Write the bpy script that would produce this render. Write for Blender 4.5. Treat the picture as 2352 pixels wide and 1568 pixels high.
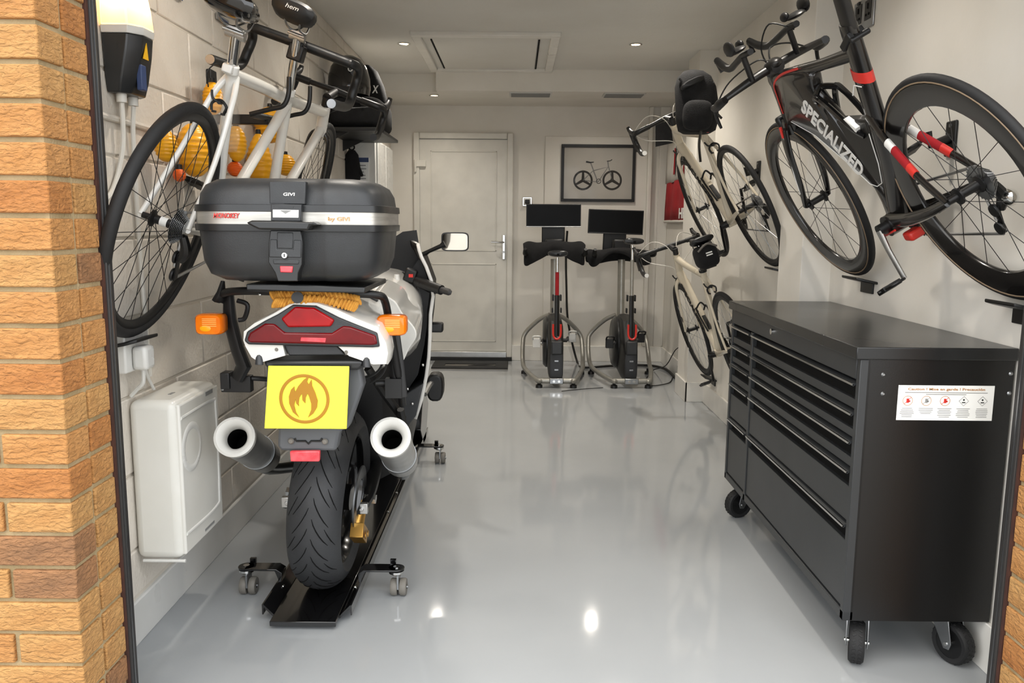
import bpy, bmesh, math, random
from mathutils import Vector as V, Matrix
random.seed(7)
for o in list(bpy.data.objects): bpy.data.objects.remove(o)
scene = bpy.context.scene
col = scene.collection
R = math.radians
PI = math.pi

# ---------------------------------------------------------------- camera
FPX, PITCH, ROLL, YAW, CAMZ = 1860.0, R(8.32), 0.0084, math.atan(-6 / 1860.0), 1.28
fw = V((math.sin(YAW) * math.cos(PITCH), math.cos(YAW) * math.cos(PITCH), -math.sin(PITCH)))
r0 = V((math.cos(YAW), -math.sin(YAW), 0))
u0 = r0.cross(fw)
cr_ = (r0 * math.cos(ROLL) + u0 * math.sin(ROLL)).normalized()
cu_ = (u0 * math.cos(ROLL) - r0 * math.sin(ROLL)).normalized()
CAM = V((0, 0, CAMZ))
cam = bpy.data.cameras.new('camera')
cam.sensor_width = 36.0
cam.sensor_fit = 'HORIZONTAL'
cam.lens = FPX / 2352 * 36
cam.clip_start = 0.02
co = bpy.data.objects.new('camera', cam)
col.objects.link(co)
mw = Matrix((cr_, cu_, -fw)).transposed().to_4x4()
mw.translation = CAM
co.matrix_world = mw
scene.camera = co

# ---------------------------------------------------------------- world, sun, exposure
w = bpy.data.worlds.new('world')
scene.world = w
w.use_nodes = True
nt = w.node_tree
bg = nt.nodes['Background']
bg.inputs[0].default_value = (0.95, 0.975, 1.0, 1)
bg.inputs[1].default_value = 3.3
sun = bpy.data.lights.new('sun', 'SUN')
sun.energy = 1.0
sun.angle = R(50)
sun.color = (1.0, 0.86, 0.66)
so = bpy.data.objects.new('sun', sun)
col.objects.link(so)
so.rotation_euler = (R(36), 0, R(-32))
scene.view_settings.view_transform = 'Standard'
scene.view_settings.look = 'None'
scene.view_settings.gamma = 1.0
scene.view_settings.use_curve_mapping = False
scene.view_settings.exposure = 0.0

# ---------------------------------------------------------------- pixel helpers (2352 x 1568 frame)
def ray(x, y):
    return cr_ * ((x - 1176) / FPX) - cu_ * ((y - 784) / FPX) + fw
def atY(x, y, Y):
    v = ray(x, y); return CAM + v * (Y / v.y)
def atX(x, y, X):
    v = ray(x, y); return CAM + v * (X / v.x)
def atZ(x, y, Z):
    v = ray(x, y); return CAM + v * ((Z - CAMZ) / v.z)

# ---------------------------------------------------------------- materials
def lin(c):
    if isinstance(c, str):
        c = tuple(int(c[i:i + 2], 16) / 255 for i in (0, 2, 4))
    return tuple(((x + 0.055) / 1.055) ** 2.4 if x > 0.04045 else x / 12.92 for x in c) + (1,)
def M(name, c, rough=0.5, metal=0.0, c2=None, cs=6.0, bump=0.0, bs=60.0, stretch=None, coat=0.0, emit=None, es=0.0,
      alpha=None, trans=0.0, spec=None, rv=0.06, ior=None):
    m = bpy.data.materials.new(name)
    m.use_nodes = True
    n = m.node_tree.nodes; l = m.node_tree.links
    p = n['Principled BSDF']
    tc = n.new('ShaderNodeTexCoord')
    mp = n.new('ShaderNodeMapping')
    l.new(tc.outputs['Object'], mp.inputs[0])
    if stretch: mp.inputs['Scale'].default_value = stretch
    nz = n.new('ShaderNodeTexNoise')
    nz.inputs['Scale'].default_value = cs
    nz.inputs['Detail'].default_value = 4
    l.new(mp.outputs[0], nz.inputs['Vector'])
    mx = n.new('ShaderNodeMix'); mx.data_type = 'RGBA'
    a = lin(c)
    b = lin(c2) if c2 else tuple(min(1, x * 0.9) for x in a[:3]) + (1,)
    mx.inputs['A'].default_value = a; mx.inputs['B'].default_value = b
    rp = n.new('ShaderNodeMapRange')
    rp.inputs[1].default_value = 0.35; rp.inputs[2].default_value = 0.68
    l.new(nz.outputs['Fac'], rp.inputs[0])
    l.new(rp.outputs[0], mx.inputs['Factor'])
    l.new(mx.outputs['Result'], p.inputs['Base Color'])
    rr = n.new('ShaderNodeMapRange')
    rr.inputs[3].default_value = max(0.02, rough - rv); rr.inputs[4].default_value = min(1, rough + rv)
    l.new(nz.outputs['Fac'], rr.inputs[0])
    l.new(rr.outputs[0], p.inputs['Roughness'])
    p.inputs['Metallic'].default_value = metal
    if coat:
        p.inputs['Coat Weight'].default_value = coat; p.inputs['Coat Roughness'].default_value = 0.06
    if emit:
        p.inputs['Emission Color'].default_value = lin(emit); p.inputs['Emission Strength'].default_value = es
    if trans: p.inputs['Transmission Weight'].default_value = trans
    if alpha is not None: p.inputs['Alpha'].default_value = alpha
    if spec is not None: p.inputs['Specular IOR Level'].default_value = spec
    if ior: p.inputs['IOR'].default_value = ior
    if bump:
        nb = n.new('ShaderNodeTexNoise'); nb.inputs['Scale'].default_value = bs; nb.inputs['Detail'].default_value = 5
        l.new(mp.outputs[0], nb.inputs['Vector'])
        bp = n.new('ShaderNodeBump'); bp.inputs['Strength'].default_value = bump; bp.inputs['Distance'].default_value = 0.004
        l.new(nb.outputs['Fac'], bp.inputs['Height'])
        l.new(bp.outputs[0], p.inputs['Normal'])
    return m

mt = {}
mt['wall'] = M('white_wall_paint', 'DEDAD2', 0.55, c2='D6D2C9', cs=3, bump=0.15, bs=40)
mt['block'] = M('painted_block', 'D6CFC4', 0.5, c2='CDC5B9', cs=5, bump=0.75, bs=75)
mt['joint'] = M('painted_joint', 'CCC4B7', 0.7, bump=0.4, bs=50)
mt['ceiling'] = M('ceiling_paint', 'D8D6D0', 0.8, c2='D2CFC8', cs=2, bump=0.35, bs=55)
mt['gloss_white'] = M('white_gloss_trim', 'E2DFD8', 0.3)
mt['door'] = M('white_door_plastic', 'D8D5CC', 0.32)
mt['gap'] = M('shadow_gap', '55514A', 0.8)
mt['floor'] = M('grey_epoxy_floor', 'A3A6A8', 0.08, c2='9DA0A2', cs=1.3, bump=0.05, bs=9, rv=0.05, spec=0.6)
mt['plinth'] = M('grey_plinth_paint', 'CBCAC6', 0.3, c2='C0BFBA', cs=4, bump=0.1, bs=20)
mt['drive'] = M('driveway', '9A958C', 0.9, c2='87827A', cs=9, bump=0.4, bs=90)
mt['mortar'] = M('mortar', 'A89572', 0.95, c2='94825F', cs=14, bump=0.8, bs=140)
def brickmat(name, c, c2):
    m = M(name, c, 0.85, c2=c2, cs=7, bump=0.0, stretch=(1, 1, 2.2))
    n = m.node_tree.nodes; l = m.node_tree.links
    tc = n.new('ShaderNodeTexCoord'); mp = n.new('ShaderNodeMapping')
    mp.inputs['Scale'].default_value = (1.0, 1.0, 2.3)
    l.new(tc.outputs['Object'], mp.inputs[0])
    oi = n.new('ShaderNodeObjectInfo'); ad = n.new('ShaderNodeVectorMath'); ad.operation = 'ADD'
    cb = n.new('ShaderNodeCombineXYZ')
    ml = n.new('ShaderNodeMath'); ml.operation = 'MULTIPLY'; ml.inputs[1].default_value = 17
    l.new(oi.outputs['Random'], ml.inputs[0]); l.new(ml.outputs[0], cb.inputs[0]); l.new(ml.outputs[0], cb.inputs[2])
    l.new(mp.outputs[0], ad.inputs[0]); l.new(cb.outputs[0], ad.inputs[1])
    nz = n.new('ShaderNodeTexNoise'); nz.inputs['Scale'].default_value = 48; nz.inputs['Detail'].default_value = 7
    nz.inputs['Distortion'].default_value = 0.7
    l.new(ad.outputs[0], nz.inputs['Vector'])
    bp = n.new('ShaderNodeBump'); bp.inputs['Strength'].default_value = 1.0; bp.inputs['Distance'].default_value = 0.014
    l.new(nz.outputs['Fac'], bp.inputs['Height'])
    l.new(bp.outputs[0], n['Principled BSDF'].inputs['Normal'])
    return m
mt['brick'] = [brickmat('brick_buff', 'BC8850', 'AA753E'), brickmat('brick_orange', 'B47A42', 'A06632'), brickmat('brick_tan', 'BD9058', 'AC7C46'),
               brickmat('brick_brown', 'A0724A', '7E5A3C')]
mt['chest'] = M('black_powder_coat', '0C0C0D', 0.3, c2='0A0A0B', cs=3, bump=0.05, bs=300)
mt['chest_face'] = M('charcoal_powder_coat', '2B2D2F', 0.38, c2='282A2B', cs=3, bump=0.05, bs=300)
mt['dark'] = M('dark_recess', '060606', 0.8, spec=0.2)
mt['black'] = M('black_plastic', '0D0D0E', 0.45, c2='0A0A0B', cs=10)
mt['blackgloss'] = M('black_gloss', '0C0C0D', 0.15, c2='101011', coat=0.6)
mt['rubber'] = M('tyre_rubber', '161617', 0.72, c2='111112', cs=12, bump=0.15, bs=120)
mt['tread'] = M('motorcycle_tyre', '2E2F31', 0.6, c2='262729', cs=9, bump=0.2, bs=90)
mt['fabric'] = M('black_fabric', '101012', 0.95, c2='0A0A0B', cs=30, bump=0.5, bs=200)
mt['carbon'] = M('carbon', '121111', 0.22, c2='1C1917', cs=8, coat=0.5)
mt['carbonm'] = M('matt_carbon', '201E1C', 0.38, c2='171615', cs=14)
mt['chrome'] = M('chrome', 'D8D8D6', 0.14, 1.0, rv=0.03)
mt['alu'] = M('brushed_aluminium', 'C4C4C2', 0.4, 1.0, cs=20)
mt['steel'] = M('zinc_steel', '9FA1A3', 0.36, 1.0, cs=20)
mt['gunmetal'] = M('gunmetal_frame', 'A09E97', 0.36, 0.6, cs=12)
mt['whitebike'] = M('white_bike_paint', 'E9E7E1', 0.22, coat=0.5)
mt['cream'] = M('cream_bike_paint', 'DCD2BE', 0.25, c2='D0C5AF', coat=0.5)
mt['white'] = M('white_plastic', 'D8D7D2', 0.28)
mt['whitepaint'] = M('white_bodywork', 'D4D2CC', 0.16, coat=0.6)
mt['red'] = M('red_accent', 'D2332A', 0.35)
mt['redcloth'] = M('red_cloth', 'A0131C', 0.9, c2='8C0F18', cs=9, bump=0.3, bs=40)
mt['whitecloth'] = M('white_cloth', 'D2CEC6', 0.9, bump=0.2, bs=40)
mt['redlens'] = M('red_lens', '86030A', 0.25, c2='9C050A', cs=14, coat=0.15, spec=0.3)
mt['redlens2'] = M('dark_red_lens', '560308', 0.25, c2='6C040A', cs=14, coat=0.15, spec=0.3)
mt['reflector'] = M('red_reflector', 'E03540', 0.2, c2='E8555C', cs=40, coat=0.4)
mt['orange'] = M('orange_lens', 'E36A06', 0.2, c2='E87C08', cs=20, coat=0.2)
mt['plate'] = M('yellow_plate', 'F6F444', 0.4, c2='F4F240')
mt['ochre'] = M('ochre_print', 'A57200', 0.5)
mt['gold'] = M('gold_anodised', 'C99A4E', 0.3, 0.85)
mt['rope'] = M('orange_rope', 'D69A3E', 0.85, c2='B87824', cs=60, bump=0.4, bs=200)
mt['casegrey'] = M('textured_black_case', '2C2E30', 0.42, c2='28292B', cs=20, bump=0.12, bs=400)
mt['caseblack'] = M('smooth_black_case', '1F2021', 0.3, cs=12)
mt['brush'] = M('brushed_band', 'BDBAB3', 0.35, 0.7, c2='A9A69F', cs=9, stretch=(1, 1, 12))
mt['lantern'] = M('yellow_ribbed_plastic', 'F2AE0C', 0.35, c2='E09A08', cs=6)
mt['lantorange'] = M('orange_plastic', 'F06A10', 0.4, c2='D8540C')
mt['haze'] = M('clear_polythene', 'F0EDE6', 0.25, alpha=0.16)
mt['screen'] = M('dark_screen', '060607', 0.35, spec=0.12)
mt['paper'] = M('white_print', 'F1F0EC', 0.5)
mt['printgrey'] = M('grey_print', '8A8A88', 0.6)
mt['printtan'] = M('tan_print', 'B98A5A', 0.6)
mt['printorange'] = M('orange_print', 'E0A070', 0.6)
mt['dblue'] = M('blue_print', '2C3E66', 0.5)
mt['yellow'] = M('yellow_print', 'E8B010', 0.5)
mt['glass'] = M('picture_glass', '101010', 0.03, alpha=0.12, spec=0.8)
mt['wallunit'] = M('white_unit_plastic', 'DAD8D1', 0.22, c2='D5D3CB')
mt['cable'] = M('black_cable', '131313', 0.5)
mt['whitecable'] = M('white_cable', 'D9D5CC', 0.45)
mt['wood'] = M('brown_timber', '4A2A1E', 0.7, c2='38201A', cs=20)
mt['seal'] = M('rubber_seal', '2E2C2B', 0.5)
mt['tanwall'] = M('tan_sidewall', '8F7A62', 0.6)
mt['lamp'] = M('lamp_glow', 'FFE9C8', 0.4, emit='FFD9A8', es=14.0)
mt['bulbcover'] = M('lit_lamp_cover', 'F6E3C4', 0.35, emit='FFA850', es=1.7)
m_ = mt['bulbcover']
n_ = m_.node_tree.nodes; l_ = m_.node_tree.links
n_['Principled BSDF'].inputs['Emission Strength'].default_value = 0.0
tr_ = n_.new('ShaderNodeBsdfTranslucent'); tr_.inputs[0].default_value = lin('FFE6C0')
ms_ = n_.new('ShaderNodeMixShader'); ms_.inputs[0].default_value = 0.6
l_.new(n_['Principled BSDF'].outputs[0], ms_.inputs[1]); l_.new(tr_.outputs[0], ms_.inputs[2]); l_.new(ms_.outputs[0], n_['Material Output'].inputs[0])
mt['mirror'] = M('mirror', '9E978B', 0.03, 1.0, rv=0.0)
mt['matblack'] = M('door_mat_rubber', '0C0C0C', 0.6)
mt['kick'] = M('grey_rubber', '6F6B64', 0.6)

# ---------------------------------------------------------------- mesh builder
WM = {}
def thing(name, label, cat, loc=(0, 0, 0), mat=None, group=None):
    o = bpy.data.objects.new(name, None)
    o.empty_display_size = 0.1
    col.objects.link(o)
    m = mat if mat is not None else Matrix.Translation(V(loc))
    o.matrix_world = m
    WM[o] = m.copy()
    o['label'] = label; o['category'] = cat
    if group: o['group'] = group
    return o
def tag(o, label, cat, group=None):
    o['label'] = label; o['category'] = cat
    if group: o['group'] = group
    return o
def crv(pts, k=6, closed=False):
    P = [V(p) for p in pts]; out = []
    n = len(P)
    rng = range(n if closed else n - 1)
    for i in rng:
        if closed: a, b, c, d = P[i - 1], P[i], P[(i + 1) % n], P[(i + 2) % n]
        else: a, b, c, d = P[max(0, i - 1)], P[i], P[i + 1], P[min(n - 1, i + 2)]
        for j in range(k):
            t = j / k
            out.append(0.5 * ((2 * b) + (c - a) * t + (2 * a - 5 * b + 4 * c - d) * t * t + (3 * b - a - 3 * c + d) * t ** 3))
    if not closed: out.append(P[-1].copy())
    return out
def resamp(vals, n):
    if not isinstance(vals, (list, tuple)): return [vals] * n
    m = len(vals); out = []
    for i in range(n):
        f = i / max(1, n - 1) * (m - 1); a = int(min(f, m - 2)) if m > 1 else 0
        out.append(vals[a] + (vals[min(a + 1, m - 1)] - vals[a]) * (f - a))
    return out
class MB:
    def __init__(s): s.v = []; s.f = []
    def add(s, vs, fs):
        o = len(s.v); s.v += [V(p) for p in vs]; s.f += [[i + o for i in f] for f in fs]; return s
    def box(s, c, d, rot=None):
        c = V(c); hx, hy, hz = d[0] / 2, d[1] / 2, d[2] / 2
        vs = [V((x, y, z)) for x in (-hx, hx) for y in (-hy, hy) for z in (-hz, hz)]
        if rot is not None: vs = [rot @ q for q in vs]
        return s.add([c + q for q in vs], [(0, 1, 3, 2), (4, 6, 7, 5), (0, 4, 5, 1), (2, 3, 7, 6), (0, 2, 6, 4), (1, 5, 7, 3)])
    def bx(s, a, b):
        return s.box([(a[i] + b[i]) / 2 for i in range(3)], [abs(b[i] - a[i]) for i in range(3)])
    def loft(s, rings, cap=True, closed=False):
        n = len(rings[0]); vs = [p for r in rings for p in r]; fs = []
        m = len(rings)
        for i in range(m if closed else m - 1):
            for j in range(n):
                a = i * n + j; b = i * n + (j + 1) % n; i2 = (i + 1) % m
                fs.append((a, b, i2 * n + (j + 1) % n, i2 * n + j))
        if cap and not closed: fs += [tuple(range(n))[::-1], tuple(range((m - 1) * n, m * n))]
        return s.add(vs, fs)
    def tube(s, pts, r, n=10, rb=None, side=None, cap=True, closed=False):
        P = [V(p) for p in pts]; m = len(P)
        ra = resamp(r, m); rbv = resamp(rb, m) if rb is not None else ra
        rings = []; prev = None
        for i in range(m):
            if closed: t = (P[(i + 1) % m] - P[i - 1])
            else: t = P[min(i + 1, m - 1)] - P[max(i - 1, 0)]
            t.normalize()
            if side is not None:
                b = V(side) - t * t.dot(V(side))
                if b.length < 1e-4: b = t.orthogonal()
                b.normalize(); a = b.cross(t)
            else:
                if prev is None: a = t.orthogonal().normalized()
                else:
                    a = prev - t * t.dot(prev); a.normalize()
                prev = a; b = t.cross(a)
            rings.append([P[i] + a * (ra[i] * math.cos(2 * PI * j / n)) + b * (rbv[i] * math.sin(2 * PI * j / n)) for j in range(n)])
        return s.loft(rings, cap, closed)
    def cyl(s, a, b, r, r2=None, n=16, cap=True):
        return s.tube([a, b], [r, r if r2 is None else r2], n, cap=cap)
    def lathe(s, prof, o=(0, 0, 0), ax=(0, 0, 1), n=28, closed=False, ref=None):
        ax = V(ax).normalized(); a = (V(ref) if ref else ax.orthogonal()).normalized(); b = ax.cross(a); o = V(o)
        rings = [[o + ax * h + (a * math.cos(2 * PI * j / n) + b * math.sin(2 * PI * j / n)) * r for j in range(n)] for r, h in prof]
        return s.loft(rings, cap=not closed, closed=closed)
    def torus(s, c, ax, R_, r, n=56, m=12, rax=None):
        rax = rax or r
        return s.lathe([(R_ + r * math.cos(2 * PI * k / m), rax * math.sin(2 * PI * k / m)) for k in range(m)], c, ax, n, closed=True)
    def ell(s, c, r, n=20, m=12, rot=None, e=1.0):
        rings = []; c = V(c)
        def sg(x): return math.copysign(abs(x) ** e, x)
        for i in range(m + 1):
            t = -PI / 2 + PI * i / m
            ct = max(sg(math.cos(t)), 0.002); st = sg(math.sin(t))
            ring = []
            for j in range(n):
                q = V((r[0] * ct * sg(math.cos(2 * PI * j / n)), r[1] * ct * sg(math.sin(2 * PI * j / n)), r[2] * st))
                if rot is not None: q = rot @ q
                ring.append(c + q)
            rings.append(ring)
        return s.loft(rings)
    def prism(s, poly, vec):
        P = [V(p) for p in poly]; n = len(P); vec = V(vec)
        fs = [tuple(range(n))[::-1], tuple(range(n, 2 * n))] + [(i, (i + 1) % n, n + (i + 1) % n, n + i) for i in range(n)]
        return s.add(P + [p + vec for p in P], fs)
    def build(s, name, m, parent=None, world=False, bevel=0.0, seg=2, smooth=40, sub=0, kind=None):
        me = bpy.data.meshes.new(name)
        vs = s.v
        if world and parent is not None:
            inv = WM[parent].inverted(); vs = [inv @ p for p in vs]
        me.from_pydata([tuple(p) for p in vs], [], s.f)
        bm = bmesh.new(); bm.from_mesh(me)
        bmesh.ops.recalc_face_normals(bm, faces=bm.faces)
        bm.to_mesh(me); bm.free()
        o = bpy.data.objects.new(name, me)
        col.objects.link(o)
        me.materials.append(m if not isinstance(m, str) else mt[m])
        if smooth:
            me.shade_smooth(); me.set_sharp_from_angle(angle=R(smooth))
        if parent is not None:
            o.parent = parent; WM[o] = WM[parent]
        else: WM[o] = Matrix()
        if bevel:
            b = o.modifiers.new('bevel', 'BEVEL'); b.width = bevel; b.segments = seg; b.limit_method = 'ANGLE'; b.angle_limit = R(35)
            b.harden_normals = False
        if sub:
            b = o.modifiers.new('sub', 'SUBSURF'); b.levels = sub; b.render_levels = sub
        if kind: o['kind'] = kind
        return o
def mb(): return MB()
def inst(src, parent, mat=None, name=None):
    o = bpy.data.objects.new(name or src.name.split('.')[0], src.data)
    for md in src.modifiers:
        q = o.modifiers.new(md.name, md.type)
        if md.type == 'BEVEL': q.width = md.width; q.segments = md.segments; q.limit_method = md.limit_method; q.angle_limit = md.angle_limit
    col.objects.link(o)
    if parent is not None: o.parent = parent
    if mat is not None: o.matrix_local = mat
    return o
def copytree(o, parent=None):
    c = o.copy(); col.objects.link(c); c.parent = parent
    if parent is not None: c.matrix_parent_inverse = o.matrix_parent_inverse
    for ch in list(o.children): copytree(ch, c)
    return c
def sq(c, hw, hh, e=0.5, n=24, u=V((1, 0, 0)), v=V((0, 0, 1))):
    c = V(c); out = []
    for j in range(n):
        a = 2 * PI * j / n
        x = math.copysign(abs(math.cos(a)) ** e, math.cos(a)); y = math.copysign(abs(math.sin(a)) ** e, math.sin(a))
        out.append(c + u * (hw * x) + v * (hh * y))
    return out
# lettering: built once from the default font, then laid on surfaces as thin raised print
TXT = {}
def text_prep(words):
    tmp = []
    for key, body, shear, bold in words:
        c = bpy.data.curves.new('t', 'FONT'); c.body = body; c.size = 1.0; c.shear = shear; c.offset = bold
        c.align_x = 'CENTER'; c.align_y = 'CENTER'; c.extrude = 0.02; c.resolution_u = 3
        o = bpy.data.objects.new('t', c); col.objects.link(o); tmp.append((key, o))
    bpy.context.view_layer.update()
    dg = bpy.context.evaluated_depsgraph_get()
    for key, o in tmp:
        me = bpy.data.meshes.new_from_object(o.evaluated_get(dg))
        TXT[key] = ([p.co.copy() for p in me.vertices], [list(q.vertices) for q in me.polygons])
        bpy.data.meshes.remove(me)
    for key, o in tmp:
        c = o.data; bpy.data.objects.remove(o); bpy.data.curves.remove(c)
text_prep([('spec', 'SPECIALIZED', 0.18, 0.027), ('mono', 'MONOKEY', 0.25, 0.02), ('givi', 'by GIVI', 0.0, 0.02), ('caution', 'Caution ! Mise en garde ! Precaución', 0, 0.01),
           ('hem', 'hem', 0.2, 0.0), ('x', 'X', 0.2, 0.03), ('ren', 'HREN', 0, 0.03), ('eq', '=', 0, 0.02), ('giviw', 'GIVI', 0.1, 0.02), ('ii', '!!', 0, 0)])
def text(key, p, u, v, width, height, m, parent, world=False, name='lettering', depth=0.0008):
    vs, fs = TXT[key]
    x0 = min(q.x for q in vs); x1 = max(q.x for q in vs); y0 = min(q.y for q in vs); y1 = max(q.y for q in vs)
    u = V(u).normalized(); v = V(v).normalized(); nn = u.cross(v).normalized(); p = V(p)
    b = MB()
    b.v = [p + u * ((q.x - (x0 + x1) / 2) / (x1 - x0) * width) + v * ((q.y - (y0 + y1) / 2) / (y1 - y0) * height) + nn * (q.z / 0.02 * depth) for q in vs]
    b.f = fs
    return b.build(name, m, parent, world=world, smooth=0)
# ================================================================ STRUCTURE
LX, RX, BY, FY = -1.142, 1.388, 7.55, 2.04
CZ, SZ = 2.466, 2.325
def struct(name, b, m, parent=None, **k):
    o = b.build(name, m, parent, **k)
    if parent is None: o['kind'] = 'structure'
    return o
struct('floor', mb().bx((-1.45, 1.80, -0.12), (1.62, BY + 0.12, 0.0)), 'floor')
struct('driveway', mb().bx((-7, -9, -0.2), (7, 1.79, -0.03)), 'drive')
# left wall of painted concrete blocks, one object per block
wl = struct('wall_left', mb().bx((LX - 0.20, FY, 0.0), (LX - 0.006, BY, CZ + 0.02)), 'joint')
bh, bl = 0.2335, 0.478
protoB = {}
def block(y0, y1, z0, z1):
    L, H = round(y1 - y0, 4), round(z1 - z0, 4)
    if (L, H) not in protoB:
        m_ = mb().box((0, 0, 0), (0.022, L, H))
        o = m_.build('block', 'block', wl, bevel=0.004, seg=1); protoB[(L, H)] = o
    else: o = inst(protoB[(L, H)], wl)
    o.location = (LX - 0.011 + random.uniform(-0.0012, 0.0012), (y0 + y1) / 2, (z0 + z1) / 2)
g = 0.0035
rows = [(0.145, 0.2915)] + [(0.2915 + bh * k, 0.2915 + bh * (k + 1)) for k in range(9)] + [(0.2915 + bh * 9, CZ)]
for i, (z0, z1) in enumerate(rows):
    off = 2.93 if i % 2 == 1 else 2.93 + bl / 2
    y = off - bl * 3
    while y < BY:
        a, b_ = max(y, FY), min(y + bl, BY)
        if b_ - a > 0.03: block(a + g, b_ - g, z0 + g, z1 - g)
        y += bl
struct('baseboard_left', mb().prism([(LX - 0.03, FY, 0), (LX + 0.006, FY, 0), (LX + 0.003, FY, 0.132), (LX - 0.03, FY, 0.145)], (0, BY - FY, 0)), 'plinth', bevel=0.004)
# right wall with two piers
struct('wall_right', mb().bx((RX, FY, 0), (RX + 0.2, BY + 0.1, CZ + 0.02)), 'wall')
PIL = [(3.58, 3.89), (5.80, 6.16)]
for i, (a, b_) in enumerate(PIL):
    struct('pillar_%d' % (i + 1), mb().bx((1.258, a, 0), (RX + 0.01, b_, CZ + 0.01)), 'wall', bevel=0.004)
def skirt(name, pts, inward, h=0.145, t=0.016):
    b = mb()
    for (x0, y0), (x1, y1) in zip(pts, pts[1:]):
        if abs(x0 - x1) < 1e-6: b.bx((x0 - t, min(y0, y1) - t, 0), (x0, max(y0, y1), h))
        else: b.bx((min(x0, x1) - t, y0 - t, 0), (max(x0, x1), y0, h))
    return struct(name, b, 'gloss_white', bevel=0.003)
skirt('baseboard_right', [(RX, FY + .02), (RX, 3.58), (1.258, 3.58), (1.258, 3.89)], -1)
skirt('baseboard_right_middle', [(RX, 3.89 + .02), (RX, 5.80), (1.258, 5.80), (1.258, 6.16)], -1)
skirt('baseboard_right_end', [(RX, 6.16 + .02), (RX, BY)], -1)
# back wall with raised panel (old doorway boarded over)
struct('wall_back', mb().bx((LX - 0.2, BY, 0), (RX + 0.2, BY + 0.14, CZ + 0.02)), 'wall')
struct('wall_back_panel', mb().bx((0.262, BY - 0.016, 0.0), (1.195, BY + .01, 2.062)), 'wall', bevel=0.004)
struct('baseboard_back', mb().bx((-0.028, BY - 0.030, 0), (0.27, BY, 0.145)).bx((0.25, BY - 0.046, 0), (RX, BY, 0.145)), 'gloss_white', bevel=0.003)
struct('trim_1', mb().bx((1.195, BY - 0.055, 0.145), (1.235, BY, SZ)), 'wall', bevel=0.01)
struct('trim_2', mb().bx((1.30, BY - 0.03, 0.145), (RX, BY, SZ)), 'wall', bevel=0.004)
# ceiling, dropped soffit, boxed bulkhead
struct('ceiling', mb().bx((LX - 0.2, 1.9, CZ), (RX + 0.2, BY + 0.1, CZ + 0.12)), 'ceiling')
struct('soffit', mb().bx((LX, 6.78, SZ), (RX, BY, CZ + 0.01)), 'wall')
bk = struct('bulkhead', mb().bx((-0.635, 6.56, 2.302), (RX, 6.88, CZ + 0.01)), 'wall', bevel=0.004)
for x0, x1 in ((-0.06, 0.28), (0.69, 1.02)):
    b = mb().bx((x0, 6.60, 2.294), (x1, 6.80, 2.303))
    v_ = b.build('vent_grille', 'plinth', bk, bevel=0.002)
    for k in range(9):
        yy = 6.615 + k * 0.02
        mb().bx((x0 + 0.015, yy, 2.289), (x1 - 0.015, yy + 0.009, 2.295)).build('slat', 'printgrey', v_)
# loft hatch
h = struct('loft_hatch', mb().bx((-0.675, 5.30, CZ - 0.004), (0.275, 6.56, CZ + 0.02)), 'ceiling')
b = mb()
for a0, a1 in (((-0.675, 5.30), (0.275, 5.37)), ((-0.675, 6.49), (0.275, 6.56)), ((-0.675, 5.371), (-0.615, 6.489)), ((0.215, 5.371), (0.275, 6.489))):
    b.bx((a0[0], a0[1], CZ - 0.026), (a1[0], a1[1], CZ))
b.build('architrave', 'gloss_white', h, bevel=0.006)
mb().bx((-0.553, 5.40, CZ - 0.012), (0.133, 6.48, CZ - 0.002)).build('hatch_panel', 'ceiling', h, bevel=0.002)
for x in (-0.566, 0.138): mb().bx((x, 5.50, CZ - 0.0105), (x + 0.011, 6.49, CZ - 0.003)).build('gap', 'dark', h)
# door in the back wall
dx0, dx1, dzt = -0.935, -0.025, 2.085
d = struct('door_1', mb().bx((dx0 + 0.045, BY - 0.028, 0.085), (dx1 - 0.045, BY + 0.0, dzt - 0.045)), 'door', bevel=0.004)
b = mb().bx((dx0, BY - 0.045, 0.03), (dx0 + 0.055, BY, dzt)).bx((dx1 - 0.055, BY - 0.045, 0.03), (dx1, BY, dzt)).bx((dx0 + .056, BY - 0.045, dzt - 0.055), (dx1 - .056, BY, dzt))
b.build('door_frame', 'door', d, bevel=0.008)
mb().bx((dx0 + 0.05, BY - 0.032, 0.10), (dx0 + 0.056, BY - 0.02, dzt - 0.055)).bx((dx1 - 0.056, BY - 0.032, 0.10), (dx1 - 0.05, BY - 0.02, dzt - 0.055)).bx((dx0 + 0.05, BY - 0.032, dzt - 0.061), (dx1 - 0.05, BY - 0.02, dzt - 0.055)).build('seal', 'printgrey', d)
for z0, z1 in ((1.02, 1.925), (0.175, 0.905)):
    f = mb()
    xa, xb = dx0 + 0.155, dx1 - 0.150
    f.bx((xa, BY - 0.033, z0), (xb, BY - 0.024, z0 + 0.012)).bx((xa, BY - 0.033, z1 - 0.012), (xb, BY - 0.024, z1)).bx((xa, BY - 0.033, z0), (xa + 0.012, BY - 0.024, z1)).bx((xb - 0.012, BY - 0.033, z0), (xb, BY - 0.024, z1))
    pf = f.build('panel_bead', 'door', d, bevel=0.003)
    mb().bx((xa + 0.014, BY - 0.0295, z0 + 0.014), (xb - 0.014, BY - 0.026, z1 - 0.014)).build('panel', 'door', pf)
mb().bx((dx0 + 0.05, BY - 0.06, 0.03), (dx1 - 0.05, BY, 0.085)).build('threshold', 'alu', d, bevel=0.005)
mb().bx((dx0 - .0, BY - 0.075, 0.0), (dx1, BY, 0.034)).build('sill', 'matblack', d, bevel=0.004)
for z in (1.78, 0.45):
    mb().bx((dx0 + 0.008, BY - 0.058, z), (dx0 + 0.115, BY - 0.026, z + 0.055)).cyl((dx0 + 0.02, BY - 0.055, z - 0.05), (dx0 + 0.02, BY - 0.055, z + 0.06), 0.011, n=10).build('hinge', 'door', d, bevel=0.003)
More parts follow.
